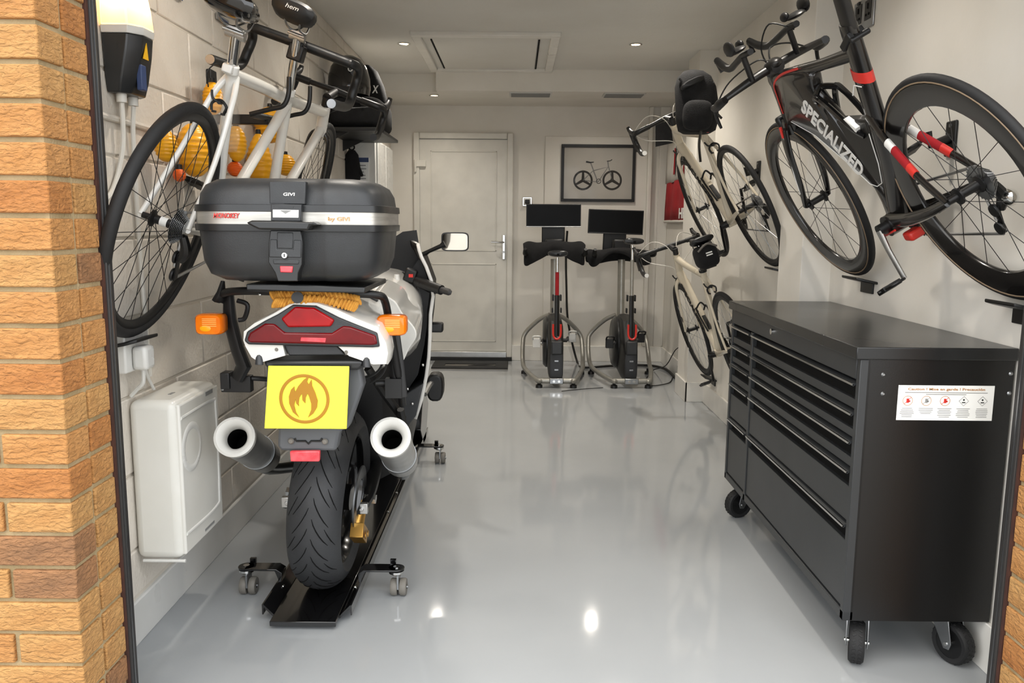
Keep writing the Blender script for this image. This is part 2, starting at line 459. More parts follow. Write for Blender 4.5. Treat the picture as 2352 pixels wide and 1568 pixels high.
hp = atY(1157, 556, BY)
pl = mb().bx((hp.x - 0.014, BY - 0.038, hp.z - 0.16), (hp.x + 0.016, BY - 0.026, hp.z + 0.07)).build('handle_plate', 'chrome', d, bevel=0.006)
mb().tube([(hp.x, BY - 0.03, hp.z), (hp.x, BY - 0.08, hp.z), (hp.x - 0.02, BY - 0.085, hp.z), (hp.x - 0.115, BY - 0.085, hp.z + 0.003)], 0.009, 10).build('lever', 'chrome', pl)
mb().cyl((hp.x, BY - 0.04, hp.z - 0.09), (hp.x, BY - 0.05, hp.z - 0.09), 0.012).build('lock_barrel', 'alu', pl)
# brick piers either side of the opening, each brick its own object
CRS = 0.0797
def pier(name, sgn, xin):
    # sgn -1: left pier (extends to -x)
    x1 = xin + sgn * 0.62
    p = struct(name, mb().bx((xin + sgn * 0.007, 1.762, -0.1), (x1, 1.99, 2.62)), 'mortar')
    cache = {}
    def br(xa, xb, ya, yb, z):
        L, D = round(abs(xb - xa), 3), round(yb - ya, 3)
        mi = random.choices((0, 1, 2, 3), (6, 3, 5, .7))[0]
        key = (L, D, mi)
        if key not in cache:
            o = mb().box((0, 0, 0), (L, D, CRS - 0.0115)).build('brick', mt['brick'][mi], p, bevel=0.0035, seg=2); cache[key] = o
        else: o = inst(cache[key], p)
        o.location = ((xa + xb) / 2 + random.uniform(-.001, .001), (ya + yb) / 2 + random.uniform(-.001, .001), z + CRS / 2)
    z = 0.012 - CRS; i = 0
    j = 0.0055
    while z < 2.5:
        first = 0.152 if i % 2 == 0 else 0.215
        xs = [xin]
        x = xin + sgn * first
        while abs(x - xin) < 0.60: xs.append(x); x += sgn * 0.225
        xs.append(x1)
        for k in range(len(xs) - 1):
            a_ = xs[k] + (sgn * j if k else 0); c_ = xs[k + 1] - sgn * j
            if abs(c_ - a_) < 0.03: continue
            br(a_, c_, 1.752, 1.852 - j, z)
        br(xin, xin + sgn * 0.10, 1.852 + j, 1.955, z)
        z += CRS; i += 1
    return p
PXL, PXR = -0.998, 1.262
pier('wall_front_left', -1, PXL)
pier('wall_front_right', 1, PXR)
struct('lintel', mb().bx((PXL - 0.1, 1.76, 2.16), (PXR + 0.1, 2.02, 2.62)), 'mortar')
struct('wall_front_upper', mb().bx((-1.7, 1.78, 2.5), (1.9, 2.03, 3.2)), mt['brick'][1])
for i, (x, sg) in enumerate(((PXL, -1), (PXR, 1))):
    t_ = struct('trim_%d' % (3 + i), mb().bx((x - sg * 0.001, 1.957, 0), (x + sg * 0.05, 1.967, 2.16)), 'wood')
    mb().bx((x - sg * 0.006, 1.967, 0), (x + sg * 0.05, 1.977, 2.16)).build('seal_strip', 'seal', t_, bevel=0.002)
    mb().bx((x - sg * 0.008, 1.977, 0), (x + sg * 0.05, 1.981, 2.16)).build('metal_edge', 'steel', t_)
    mb().bx((x - sg * 0.007, 1.981, 0), (x + sg * 0.05, 1.996, 2.16)).build('door_track', 'seal', t_, bevel=0.002)
struct('wall_front_return_left', mb().bx((LX - 0.2, 2.02, 0), (PXL - 0.025, 2.045, CZ)), 'wall')
struct('wall_front_return_right', mb().bx((PXR + 0.025, 2.02, 0), (RX + 0.2, 2.045, CZ)), 'wall')

# ================================================================ DOWNLIGHTS (recessed lamps with their own light)
def downlight(x, y, z, label, power=30.0, grp='recessed ceiling downlights'):
    t = thing('downlight', label, 'light', (x, y, z), group=grp)
    mb().lathe([(0.030, 0.004), (0.044, -0.001), (0.044, -0.005), (0.036, -0.007), (0.030, -0.002)], n=28, closed=True).build('bezel', 'chrome', t)
    mb().lathe([(0.0005, -0.0035), (0.03, -0.0035), (0.03, 0.006), (0.0005, 0.006)], n=24, closed=False).build('lamp', 'lamp', t)
    ld = bpy.data.lights.new('downlight_lamp', 'SPOT'); ld.energy = power; ld.spot_size = R(150); ld.spot_blend = 1.0; ld.color = (1.0, 0.93, 0.83)
    ld.shadow_soft_size = 0.04
    lo = bpy.data.objects.new('lamp_light', ld); col.objects.link(lo); lo.parent = t; lo.location = (0, 0, -0.012)
    return t
downlight(-0.76, 5.66, CZ, 'round chrome ceiling downlight left of the loft hatch', 78)
downlight(0.79, 5.63, CZ, 'round chrome ceiling downlight right of the loft hatch', 78)
downlight(-0.685, 6.95, SZ, 'small ceiling downlight in the lowered soffit above the door', 34)
downlight(0.72, 6.935, SZ, 'ceiling downlight tucked behind the boxed bulkhead', 34)
for x in (-0.55, 0.75):
    for y in (2.75, 4.2): downlight(x, y, CZ, 'added unseen ceiling downlight over the %s half of the garage, %s row' % ('motorcycle' if x < 0 else 'tool chest', 'front' if y < 3 else 'middle'), 50)  # extra lamps out of view, added to brighten the interior
# ================================================================ TOOL CHEST
cx0, cx1, cy0, cy1, cz0, cz1 = 0.955, 1.379, 2.206, 3.545, 0.150, 0.916
tc = thing('tool_chest', 'long black steel rolling tool chest with two columns of drawers', 'tool chest', ((cx0 + cx1) / 2, (cy0 + cy1) / 2, 0))
W = dict(parent=tc, world=True)
b = mb().bx((cx0 + 0.022, cy0, cz0), (cx1, cy1, cz1))
b.build('body', 'chest', **W)
ydiv = 3.235
f = mb()
f.bx((cx0, cy0, cz0), (cx0 + 0.03, cy0 + 0.022, cz1)).bx((cx0, cy1 - 0.022, cz0), (cx0 + 0.03, cy1, cz1))
f.bx((cx0, ydiv - 0.012, cz0), (cx0 + 0.03, ydiv + 0.012, 0.852)).bx((cx0, cy0, cz0), (cx0 + 0.03, cy1, cz0 + 0.028))
f.build('face_frame', 'chest_face', bevel=0.002, **W)
ap = mb().bx((cx0 - 0.001, cy0 + 0.024, 0.856), (cx0 + 0.03, cy1 - 0.024, cz1)).build('apron', 'chest_face', bevel=0.002, **W)
lk = atX(1775, 761, cx0)
mb().cyl((cx0 + 0.002, lk.y, lk.z), (cx0 - 0.008, lk.y, lk.z), 0.011).build('lock', 'chrome', ap, world=True)
mb().bx((cx0 - 0.015, cy0 - 0.006, cz1), (cx1 + 0.006, cy1 + 0.004, 0.951)).build('worktop', M('worktop_black', '1D1E1F', 0.26, c2='191A1B', cs=2), bevel=0.003, **W)
rails = [0.852, 0.766, 0.684, 0.598, 0.438, cz0 + 0.030]
for ya, yb in ((cy0 + 0.026, ydiv - 0.014), (ydiv + 0.014, cy1 - 0.026)):
    for k in range(5):
        zt, zb = rails[k], rails[k + 1] + 0.004
        dr = mb().bx((cx0 + 0.004, ya, zb), (cx0 + 0.03, yb, zt - 0.055)).build('drawer', 'chest_face', bevel=0.0015, **W)
        mb().bx((cx0 + 0.018, ya, zt - 0.056), (cx0 + 0.03, yb, zt - 0.004)).build('recess', 'dark', dr, world=True)
        hd = [(cx0 + 0.020, ya, zt - 0.002), (cx0 - 0.004, ya, zt - 0.008), (cx0 - 0.007, ya, zt - 0.013), (cx0 - 0.004, ya, zt - 0.017), (cx0 + 0.002, ya, zt - 0.013), (cx0 + 0.020, ya, zt - 0.008)]
        mb().prism(hd, (0, yb - ya, 0)).build('handle', 'chest_face', dr, world=True)
        mb().bx((cx0 - 0.0095, ya, zt - 0.0145), (cx0 - 0.004, yb, zt - 0.0085)).build('handle_highlight', 'chrome', dr, world=True)  # bright strip standing in for the highlight along the drawer lip
for px, py in ((2029, 860), (2028, 904), (2322, 858), (2318, 903)):
    q = atY(px, py, cy0)
    if q.x < cx1: mb().lathe([(0.0005, 0.004), (0.003, 0.004), (0.006, 0.0), (0.0005, 0.0)], (q.x, cy0, q.z), (0, -1, 0), 14).build('bolt', 'steel', **W)
# caution label on the end panel
la, lb = atY(2064, 884, cy0), atY(2277, 966, cy0)
lx0, lx1, lz0, lz1 = la.x, lb.x, lb.z, la.z
lab = mb().bx((lx0, cy0 - 0.0012, lz0), (lx1, cy0 + 0.001, lz1)).build('caution_label', 'paper', **W)
LW, LH = lx1 - lx0, lz1 - lz0
U, Z_ = V((1, 0, 0)), V((0, 0, 1))
text('caution', (lx0 + LW * 0.5, cy0 - 0.0016, lz1 - LH * 0.115), U, Z_, LW * 0.80, LH * 0.09, 'printtan', lab, True)
b = mb()
def bar(fx, fz, fw_, fh): b.bx((lx0 + LW * (fx - fw_ / 2), cy0 - 0.0018, lz1 - LH * (fz + fh / 2)), (lx0 + LW * (fx + fw_ / 2), cy0 - 0.0008, lz1 - LH * (fz - fh / 2)))
bar(0.5, 0.205, 0.86, 0.018); bar(0.5, 0.255, 0.42, 0.018)
for i in range(5):
    for k in range(6 if i != 1 else 4): bar(0.105 + i * 0.195, 0.66 + k * 0.048, 0.10 + 0.05 * random.random(), 0.014)
b.build('small_print', 'printgrey', lab, world=True)
for i in range(5):
    c = V((lx0 + LW * (0.105 + i * 0.195), cy0 - 0.0015, lz1 - LH * 0.44))
    r = LH * 0.135
    if i < 3:
        mb().torus(c, (0, 1, 0), r, 0.0007, 28, 4, 0.0004).build('warning_ring', 'printtan', lab, world=True)
        mb().box(c, (r * 0.5, 0.0008, r * 0.9)).box(c + V((r * .35, 0, -r * .1)), (r * 0.35, 0.0008, r * 0.35)).box(c, (0.0009, 0.0009, r * 2), Matrix.Rotation(R(45), 3, 'Y')).build('pictogram', ['red', 'printgrey', 'red'][i], lab, world=True)
    else:
        bb = mb()
        for k in range(4):
            a = c + V((math.cos(k * PI / 2), 0, math.sin(k * PI / 2))) * r; e = c + V((math.cos((k + 1) * PI / 2), 0, math.sin((k + 1) * PI / 2))) * r
            bb.tube([a, e], 0.0006, 4)
        bb.build('warning_diamond', 'printgrey', lab, world=True)
        mb().ell(c + V((0, 0, r * .25)), (r * .2, .0005, r * .2), 10, 6).box(c - V((0, 0, r * .3)), (r * .7, .0008, r * .2)).build('pictogram', 'cable', lab, world=True)
def caster(x, y, ang, label=None):
    rot = Matrix.Rotation(ang, 3, 'Z')
    def P(a, c_, z): return V((x, y, 0)) + rot @ V((a, c_, 0)) + V((0, 0, z))
    ax = rot @ V((0, 1, 0)); wr = 0.062
    wc = P(0.035, 0, wr)
    cs = mb().cyl((x, y, cz0), (x, y, cz0 - 0.018), 0.03).build('caster', 'steel', **W)
    mb().box((x, y, cz0 - 0.003), (0.09, 0.075, 0.006), rot).build('mount_plate', 'steel', cs, world=True)
    fk = mb()
    for s in (-1, 1):
        fk.prism([P(-0.03, s * 0.027, cz0 - 0.012), P(0.036, s * 0.027, cz0 - 0.012), P(0.052, s * 0.027, wr + 0.006), P(0.046, s * 0.027, wr - 0.014), P(0.028, s * 0.027, wr - 0.016), P(0.018, s * 0.027, wr)], ax * (0.004 * s))
    fk.box(P(0.003, 0, cz0 - 0.014), (0.066, 0.058, 0.006), rot)
    fk.build('fork', 'steel', cs, bevel=0.001, world=True)
    mb().cyl(wc - ax * 0.034, wc + ax * 0.034, 0.006, n=10).build('axle', 'chrome', cs, world=True)
    prof = [(wr - 0.018, -0.019), (wr - 0.006, -0.021), (wr - 0.001, -0.015), (wr, 0), (wr - 0.001, 0.015), (wr - 0.006, 0.021), (wr - 0.018, 0.019)]
    mb().lathe(prof, wc, ax, 36, closed=True).build('tyre', 'rubber', cs, world=True)
    tr = mb(); rf = rot @ V((1, 0, 0))
    for k in range(26):
        a = 2 * PI * k / 26; dv = rf * math.cos(a) + V((0, 0, math.sin(a)))
        if dv.z < -0.985: continue
        for s in (-1, 1):
            tr.box(wc + dv * (wr - 0.0005) + ax * (s * 0.0085), (0.006, 0.010, 0.003), Matrix((dv.cross(ax).normalized(), ax, dv)).transposed() @ Matrix.Rotation(s * 0.5, 3, 'Z'))
    tr.build('tread', 'rubber', cs, world=True)
    mb().lathe([(0.0005, -0.014), (0.03, -0.012), (wr - 0.018, -0.017), (wr - 0.016, -0.017), (wr - 0.016, 0.017), (wr - 0.018, 0.017), (0.03, 0.012), (0.0005, 0.014)], wc, ax, 28).build('wheel_disc', 'black', cs, world=True)
caster(1.035, 2.285, R(-112)); caster(1.295, 2.285, R(-68)); caster(1.03, 3.46, R(200)); caster(1.295, 3.46, R(90))
# ================================================================ BICYCLES
def pose(yaw, pitch, lean, T):
    yaw, pitch, lean = R(yaw), R(pitch), R(lean)
    B = Matrix(((0, -1, 0), (1, 0, 0), (0, 0, 1)))
    L = Matrix(((1, 0, 0), (0, math.cos(lean), -math.sin(lean)), (0, math.sin(lean), math.cos(lean))))
    Pm = Matrix(((math.cos(pitch), 0, -math.sin(pitch)), (0, 1, 0), (math.sin(pitch), 0, math.cos(pitch))))
    Ym = Matrix(((math.cos(yaw), -math.sin(yaw), 0), (math.sin(yaw), math.cos(yaw), 0), (0, 0, 1)))
    m = (B @ Ym @ Pm @ L).to_4x4(); m.translation = V(T); return m
YA = V((0, 1, 0))
spoke_me = {}
def wheel(t, name, cx, rim_in=0.300, rim_w=0.011, R_=0.338, tr=0.0125, nsp=20, rim_m='black', tyre_m='rubber', hub_m='black', rear=False, flange=0.03, side=None, spoke_m='steel'):
    Ro = R_ - 2 * tr + 0.004
    c = V((cx, 0, 0))
    prof = [(Ro, -rim_w * .9), (Ro - (Ro - rim_in) * .35, -rim_w), (rim_in + 0.003, -rim_w * .5), (rim_in, 0), (rim_in + 0.003, rim_w * .5), (Ro - (Ro - rim_in) * .35, rim_w), (Ro, rim_w * .9)]
    wh = mb().lathe(prof, c, YA, 64, closed=True).build(name, rim_m, t, smooth=50)
    mb().torus(c, YA, R_ - tr, tr, 72, 12).build('tyre', tyre_m, wh)
    if side: 
        for s in (-1, 1): mb().torus(c + YA * (s * tr * .93), YA, Ro + 0.004, 0.0022, 64, 6).build('sidewall', side, wh)
    hw = 0.062 if rear else 0.048
    mb().lathe([(0.0005, -hw), (0.009, -hw), (0.010, -flange - 0.004), (0.024, -flange - 0.002), (0.024, -flange + 0.003), (0.013, -flange + 0.008), (0.012, flange - 0.008), (0.024, flange - 0.003), (0.024, flange + 0.002), (0.010, flange + 0.004), (0.009, hw), (0.0005, hw)], c, YA, 20).build('hub', hub_m, wh)
    key = (round(rim_in, 3), round(flange, 3), spoke_m)
    for k in range(nsp):
        s = 1 if k % 2 else -1
        lean = (1 if (k // 2) % 2 else -1) * 0.55
        kk = key + (s, lean > 0)
        mat = Matrix.Translation(c) @ Matrix.Rotation(2 * PI * k / nsp, 4, 'Y')
        if kk not in spoke_me:
            o = mb().tube([(0.023 * math.sin(lean), s * flange, 0.023 * math.cos(lean)), (0, 0, rim_in + 0.004)], 0.0011, 5).build('spoke', spoke_m, wh); o.matrix_local = mat; spoke_me[kk] = o
        else: inst(spoke_me[kk], wh, mat, 'spoke')
    if rear:
        cs = mb()
        for k in range(9):
            r = 0.050 - k * 0.0032
            cs.lathe([(0.012, 0), (r - 0.006, 0), (r, 0.0006), (r, 0.0016), (0.012, 0.0022)], c - YA * (0.034 + k * 0.0034), -YA, 30)
            for q in range(24):
                a = 2 * PI * q / 24
                cs.box(c + V((math.cos(a), 0, math.sin(a))) * (r + 0.001) - YA * (0.0351 + k * 0.0034), (0.004, 0.0012, 0.004), Matrix.Rotation(-a, 3, 'Y'))
        cs.build('cassette', 'steel', wh)
    return wh
def crank(t, bb, ang, m='alu', L=0.17, ring=0.075, ring_m='black', pedal_m='black', chain=None):
    bb = V(bb)
    d = V((math.cos(ang), 0, math.sin(ang)))
    cr = mb().lathe([(0.0005, -0.075), (0.02, -0.075), (0.02, 0.075), (0.0005, 0.075)], bb, YA, 20).build('crankset', 'black', t)
    rg = mb().lathe([(ring * .72, -0.002), (ring, -0.0015), (ring, 0.0015), (ring * .72, 0.002)], bb - YA * 0.047, YA, 44, closed=True)
    for k in range(5):
        a = 2 * PI * k / 5
        rg.tube([bb - YA * 0.05, bb - YA * 0.047 + V((math.cos(a), 0, math.sin(a))) * ring * .78], [0.014, 0.008], 8)
    for k in range(44):
        a = 2 * PI * k / 44; rg.box(bb - YA * 0.047 + V((math.cos(a), 0, math.sin(a))) * (ring + .0015), (0.005, 0.0022, 0.004), Matrix.Rotation(-a, 3, 'Y'))
    rg.build('chainring', ring_m, cr)
    for s in (1, -1):
        e = bb + d * (L * s) + YA * (0.085 * s)
        mb().tube([bb + YA * (0.072 * s), bb + d * (L * .4 * s) + YA * (0.080 * s), e], [0.017, 0.013, 0.012], 10, rb=[0.010, 0.008, 0.008], side=(0, 1, 0)).build('crank_arm', m, cr, bevel=0)
        pd = e + YA * (0.05 * s)
        p = mb().cyl(e, pd + YA * (0.045 * s), 0.005, n=8)
        p.box(pd + YA * .005 * s, (0.065, 0.062, 0.016), Matrix.Rotation(0.35, 3, 'Y')).box(pd + V((0.05, 0, -.018)), (0.04, 0.045, 0.008), Matrix.Rotation(0.35, 3, 'Y'))
        p.tube(crv([pd + V((-.03, -.028, .01)), pd + V((-.068, -.02, .022)), pd + V((-.068, .02, .022)), pd + V((-.03, .028, .01))], 5), 0.005, 6)
        p.build('pedal', pedal_m, cr, bevel=0.002)
    return cr
def chain(t, bb, hub, rr=0.045, ring=0.075, ten=None, y=-0.047):
    bb, hub = V(bb), V(hub)
    b = mb()
    d = (bb - hub).normalized(); n = V((-d.z, 0, d.x))
    if n.z < 0: n = -n
    Y = YA * y
    b.tube([hub + n * rr + Y, bb + n * ring + Y], 0.0045, 6)
    ten = V(ten) if ten else hub + V((0.03, 0, -0.14))
    b.tube([bb - n * ring + Y, ten + V((0, y, -0.022))], 0.0045, 6)
    b.tube([ten + V((0, y, 0.02)), ten + V((0.0, y, .05)), hub + V((0.03, y, -rr))], 0.0045, 6)
    return b.build('chain', 'steel', t)
def derailleur(t, hub, m='black'):
    h = V(hub)
    b = mb().tube(crv([h + V((-.005, -.062, -.02)), h + V((0.005, -.075, -.06)), h + V((.02, -.062, -.095))]), [0.012, 0.016, 0.012], 8)
    for q in (h + V((.022, -.047, -.09)), h + V((.035, -.047, -.145))):
        b.lathe([(0.0005, -.005), (0.018, -.004), (0.02, 0), (0.018, .004), (0.0005, .005)], q, YA, 14)
    b.box(h + V((.029, -.055, -.118)), (0.022, 0.004, 0.085), Matrix.Rotation(-0.25, 3, 'Y'))
    return b.build('rear_derailleur', m, t)
def saddle(t, x, z, m='black', tilt=0.0, L=0.27, fat=1.0):
    rings = []
    for f, hw, hh in ((-.5, .05, .012), (-.46, .066, .02), (-.3, .068, .024), (-.12, .045, .02), (.08, .024, .017), (.3, .018, .014), (.46, .015, .012), (.5, .006, .005)):
        zz = z + 0.018 * (f * 2) ** 2 * (1 if f < 0 else .35) + tilt * f * L
        rings.append(sq((x + f * L, 0, zz), hw * (1 + (fat - 1) * .25), hh * fat, 0.8, 18, V((0, 1, 0)), V((0, 0, 1))))
    s = mb().loft(rings).build('saddle', m, t)
    rl = mb()
    for sg in (-1, 1): rl.tube(crv([(x - .1, sg * .03, z - .012), (x - .06, sg * .022, z - .04), (x + .04, sg * .02, z - .042), (x + .11, sg * .008, z - .012)]), 0.0038, 6)
    rl.build('saddle_rails', 'steel', s)
    return s
def caliper(t, p, d=1, m='black', k=.75):
    p = V(p)
    b = mb()
    b.tube(crv([p + V((d * .012, .03, -.045)), p + V((d * .014, .034, -.01)), p + V((d * .014, 0, .012)), p + V((d * .014, -.034, -.01)), p + V((d * .014, -.03, -.045))]), 0.008, 8, rb=0.006)
    b.tube(crv([p + V((d * .016, .0, .0)), p + V((d * .018, .035, .01)), p + V((d * .018, .05, .045))]), 0.006, 7)
    for s in (-1, 1): b.box(p + V((0, s * .022, -.048)), (0.04, 0.01, 0.01))
    b.cyl(p + V((d * -.01, 0, 0)), p + V((d * .03, 0, 0)), 0.008)
    b.v = [p + (q - p) * k for q in b.v]
    return b.build('brake_caliper', m, t)
def dropbar(t, x, z, w=0.205, m='black', reach=0.08, drop=0.125, name='handlebar', tail=.07, tr_=.0125, hoods=True, lever_m='black', tape='black', end_m=None, rr=0.0155):
    top = [(x, -w * .93, z), (x, -w * .4, z + .001), (x, 0, z + .002), (x, w * .4, z + .001), (x, w * .93, z)]
    h = mb().tube(top, [tr_, tr_, max(.016, tr_), tr_, tr_], 12).build(name, m, t)
    for s in (-1, 1):
        dp = crv([(x, s * w * .55, z), (x, s * w * .9, z), (x + reach * .55, s * w, z - .004), (x + reach, s * w * 1.01, z - .035), (x + reach * .9, s * w * 1.02, z - .085), (x + reach * .35, s * w * 1.04, z - drop), (x - tail, s * w * 1.05, z - drop - .006)], 7)
        mb().tube(dp, rr, 12).build('bar_tape', tape, h)
        if end_m:
            e = V(dp[-1]); mb().cyl(e, e + V((-.008, 0, 0)), rr * .9).build('bar_plug', end_m, h)
        if hoods:
            hd = mb().tube(crv([(x + reach * .45, s * w, z + .005), (x + reach + .015, s * w * 1.0, z + .014), (x + reach + .062, s * w * .99, z + .035), (x + reach + .07, s * w * .99, z + .058)]), [.016, .017, .016, .012], 12, rb=[.014, .015, .014, .011], side=(0, 1, 0)).build('brake_hood', tape, h)
            mb().tube(crv([(x + reach + .058, s * w, z + .03), (x + reach + .068, s * w * 1.0, z - .03), (x + reach + .035, s * w * 1.04, z - .105)]), [.008, .007, .006], 8, rb=[.010, .011, .012], side=(0, 1, 0)).build('brake_lever', lever_m, hd)
    return h
def sidetube(b, pts, ra, rb, n=14): b.tube(pts, ra, n, rb=rb, side=(0, 1, 0))

# ---- time-trial bike on the right wall
def tt_bike():
    t = thing('time_trial_bicycle', 'black carbon time-trial bicycle with deep wheels and large white lettering on the right wall', 'bicycle', mat=pose(1.9, .13, -31.4, (1.197, 2.181, 1.376)))
    fx = 1.0
    f = mb()
    sidetube(f, crv([(.80, 0, .515), (.815, 0, .45), (.845, 0, .36), (.872, 0, .30)]), [.035, .045, .05, .035], [.022, .02, .02, .02])        # head
    sidetube(f, crv([(.83, 0, .485), (.66, 0, .478), (.42, 0, .462), (.21, 0, .452)]), [.030, .022, .019, .022], [.02, .018, .017, .019])   # top tube
    dt = crv([(.868, -.022, .315), (.835, -.022, .40), (.80, -.022, .475), (.70, -.022, .49), (.56, -.022, .478), (.50, -.022, .45), (.528, -.022, .385), (.488, -.022, .285), (.44, -.022, .12), (.405, -.022, .0), (.415, -.022, -.095), (.475, -.022, -.095), (.458, -.022, .035), (.549, -.022, .13), (.671, -.022, .241), (.805, -.022, .312)], 3, True)
    cen = sum(dt, V((0, 0, 0))) / len(dt)
    def dr(y, k): return [V((q.x + (cen.x - q.x) * 0, y, q.z)) if k == 1 else V((q.x, y, q.z)) for q in dt]
    inner = []
    for i_, q in enumerate(dt):
        t_ = (dt[(i_ + 1) % len(dt)] - dt[i_ - 1]).normalized(); n_ = V((-t_.z, 0, t_.x))
        inner.append((q, n_))
    area = sum(dt[i_].x * dt[(i_ + 1) % len(dt)].z - dt[(i_ + 1) % len(dt)].x * dt[i_].z for i_ in range(len(dt)))
    sg_ = 1 if area > 0 else -1
    def off(y, d_): return [V((q.x + n_.x * d_ * sg_, y, q.z + n_.z * d_ * sg_)) for q, n_ in inner]
    f.loft([off(-.022, .009), off(-.018, .003), off(-.010, 0), off(.010, 0), off(.018, .003), off(.022, .009)])
    sidetube(f, crv([(.175, 0, .535), (.20, 0, .46), (.255, 0, .31), (.325, 0, .12), (.40, 0, -.02), (.43, 0, -.09)]), [.036, .042, .045, .045, .045, .035], [.019, .02, .021, .022, .026, .03])
    for s in (-1, 1):
        sidetube(f, crv([(.285, s * .012, .27), (.22, s * .032, .20), (.10, s * .056, .085), (0.0, s * .066, 0.0)]), [.022, .016, .013, .012], [.011, .009, .009, .008], 10)
        sidetube(f, crv([(.44, s * .03, -.075), (.30, s * .04, -.065), (.12, s * .06, -.03), (0, s * .066, 0)]), [.026, .022, .016, .012], [.013, .009, .008, .008], 10)
    f.lathe([(.0005, -.045), (.035, -.045), (.035, .045), (.0005, .045)], (.445, 0, -.088), YA, 24)
    fr = f.build('frame', 'carbon', t, smooth=60)
    # storage box filling the main triangle behind the down tube
    bxp = [(.49, .285), (.298, .262), (.345, .08), (.40, .02), (.45, .10)]
    mb().prism([(x, -.02, z) for x, z in bxp], (0, .04, 0)).build('frame_storage_box', 'carbonm', t, bevel=0.008)
    ln = mb()
    for s in (1,):
        ln.tube([(.805, s * .0225, .328), (.671, s * .0225, .256), (.549, s * .0225, .146), (.462, s * .0225, .056), (.425, s * .0225, .045), (.385, s * .0225, .055), (.345, s * .0235, .12), (.31, s * .0235, .22)], .0016, 5)
        ln.tube([(.222, s * .0225, .36), (.255, s * .0235, .372), (.29, s * .0235, .345)], .0018, 5)
    ln.build('white_pinstripe', 'paper', fr)
    rs = mb().tube(crv([(.838, .0225, .365), (.812, .0228, .43), (.785, .0225, .474), (.70, .0188, .492), (.56, .0178, .486)]), .004, 6, rb=.0012, side=(0, 1, 0))
    rs.build('red_stripe', 'red', fr)
    sidetube(mb_ := mb(), [(.222, 0, .405), (.234, 0, .374)], [.0465, .0466], [.0212, .0214]); mb_.build('red_band', 'red', fr)
    for s in (-1, 1):
        for a, b_, m_ in (((.205, s * .0365, .186), (.18, s * .041, .162), 'paper'), ((.18, s * .041, .162), (.125, s * .0515, .109), 'redcloth'), ((.125, s * .0515, .109), (.10, s * .056, .085), 'red')):
            q = mb(); sidetube(q, [a, b_], [.0165, .0155], [.0104, .0102], 12); q.build('stay_band', m_, fr)
    q = mb().tube([(.40, .047, -.10), (.475, .047, -.12), (.49, .047, -.085)], .004, 5); q.build('red_trim', 'red', fr)
    dv = V((.47, 0, .095)) - V((.645, 0, .373)); dv.normalize()
    uv = V((dv.z, 0, -dv.x)); uv = uv if uv.z > 0 else -uv
    text('spec', V((.562, .0228, .236)), dv, uv, 0.325, 0.076, 'paper', fr, depth=.0012)
    # seat post, saddle
    sp = mb(); sidetube(sp, [(.215, 0, .42), (.145, 0, .60), (.11, 0, .68)], [.034, .034, .026], [.016, .016, .014]); sp.build('seatpost', 'carbonm', t)
    mb().box((.19, 0, .492), (.075, .05, .022), Matrix.Rotation(R(20), 3, 'Y')).cyl((.145, -.03, .49), (.145, .03, .49), .008).build('seat_clamp', 'black', t, bevel=.004)
    saddle(t, .10, .735)
    # fork
    k = mb()
    sidetube(k, [(.868, 0, .335), (.885, 0, .29)], [.04, .035], [.026, .034])
    for s in (-1, 1): sidetube(k, crv([(.878, s * .033, .31), (.90, s * .047, .22), (.945, s * .05, .09), (1.0, s * .05, 0)]), [.03, .026, .02, .011], [.011, .010, .009, .008], 12)
    fk = k.build('fork', 'carbon', t, smooth=60)
    q = mb().tube([(.872, .0455, .30), (.925, .061, .13), (.955, .0615, .06)], .0016, 5); q.build('fork_pinstripe', 'paper', fk)
    q = mb().tube([(.868, .043, .325), (.878, .047, .285)], .006, 6); q.build('red_stripe', 'red', fk)
    mb().box((.915, 0, .325), (.03, .06, .07)).build('front_brake', 'black', t, bevel=.01)
    for nm, x, rear in (('front_wheel', fx, False), ('rear_wheel', 0, True)):
        wheel(t, nm, x, rim_in=0.300 - (.052 if rear else .037), rim_w=.0135, tr=.0125, nsp=18, rim_m='carbon', hub_m='black', rear=rear, side='tanwall', flange=.032, spoke_m='cable')
    crank(t, (.445, 0, -.088), R(-102), 'alu', ring=.085)
    chain(t, (.445, 0, -.088), (0, 0, 0), ring=.085)
    dr = derailleur(t, (0, 0, 0), 'black')
    mb().ell((-.005, -.082, -.07), (.03, .02, .025), 14, 8).build('derailleur_cap', 'chrome', dr)
    mb().box((.40, 0, -.14), (.05, .05, .03)).build('rear_brake', 'red', t, bevel=.008)
    # bottle cage
    bc = mb()
    for s in (-1, 1): bc.tube(crv([(.53, s * .02, .30), (.50, s * .036, .38), (.45, s * .036, .345), (.38, s * .03, .255), (.345, s * .02, .215)]), .010, 8)
    bc.tube(crv([(.50, -.036, .38), (.515, 0, .40), (.50, .036, .38)]), .010, 8)
    c_ = bc.build('bottle_cage', 'blackgloss', t)
    mb().box((.375, .025, .262), (.06, .02, .016), Matrix.Rotation(R(-40), 3, 'Y')).build('cage_badge', 'paper', c_)
    # cockpit
    st = mb(); sidetube(st, crv([(.80, 0, .52), (.775, 0, .528), (.735, 0, .522)]), [.03, .03, .024], [.03, .028, .024]); st.ell((.77, 0, .535), (.05, .03, .022)); st.build('stem', 'carbonm', t)
    bb_ = mb()
    bb_.tube(crv([(.80, -.215, .515), (.785, -.17, .520), (.775, -.08, .527), (.775, 0, .528), (.775, .08, .527), (.785, .17, .520), (.80, .215, .515)]), [.012, .013, .016, .016, .016, .013, .012], 12, rb=[.010, .010, .014, .016, .014, .010, .010])
    hb = bb_.build('base_bar', 'carbonm', t)
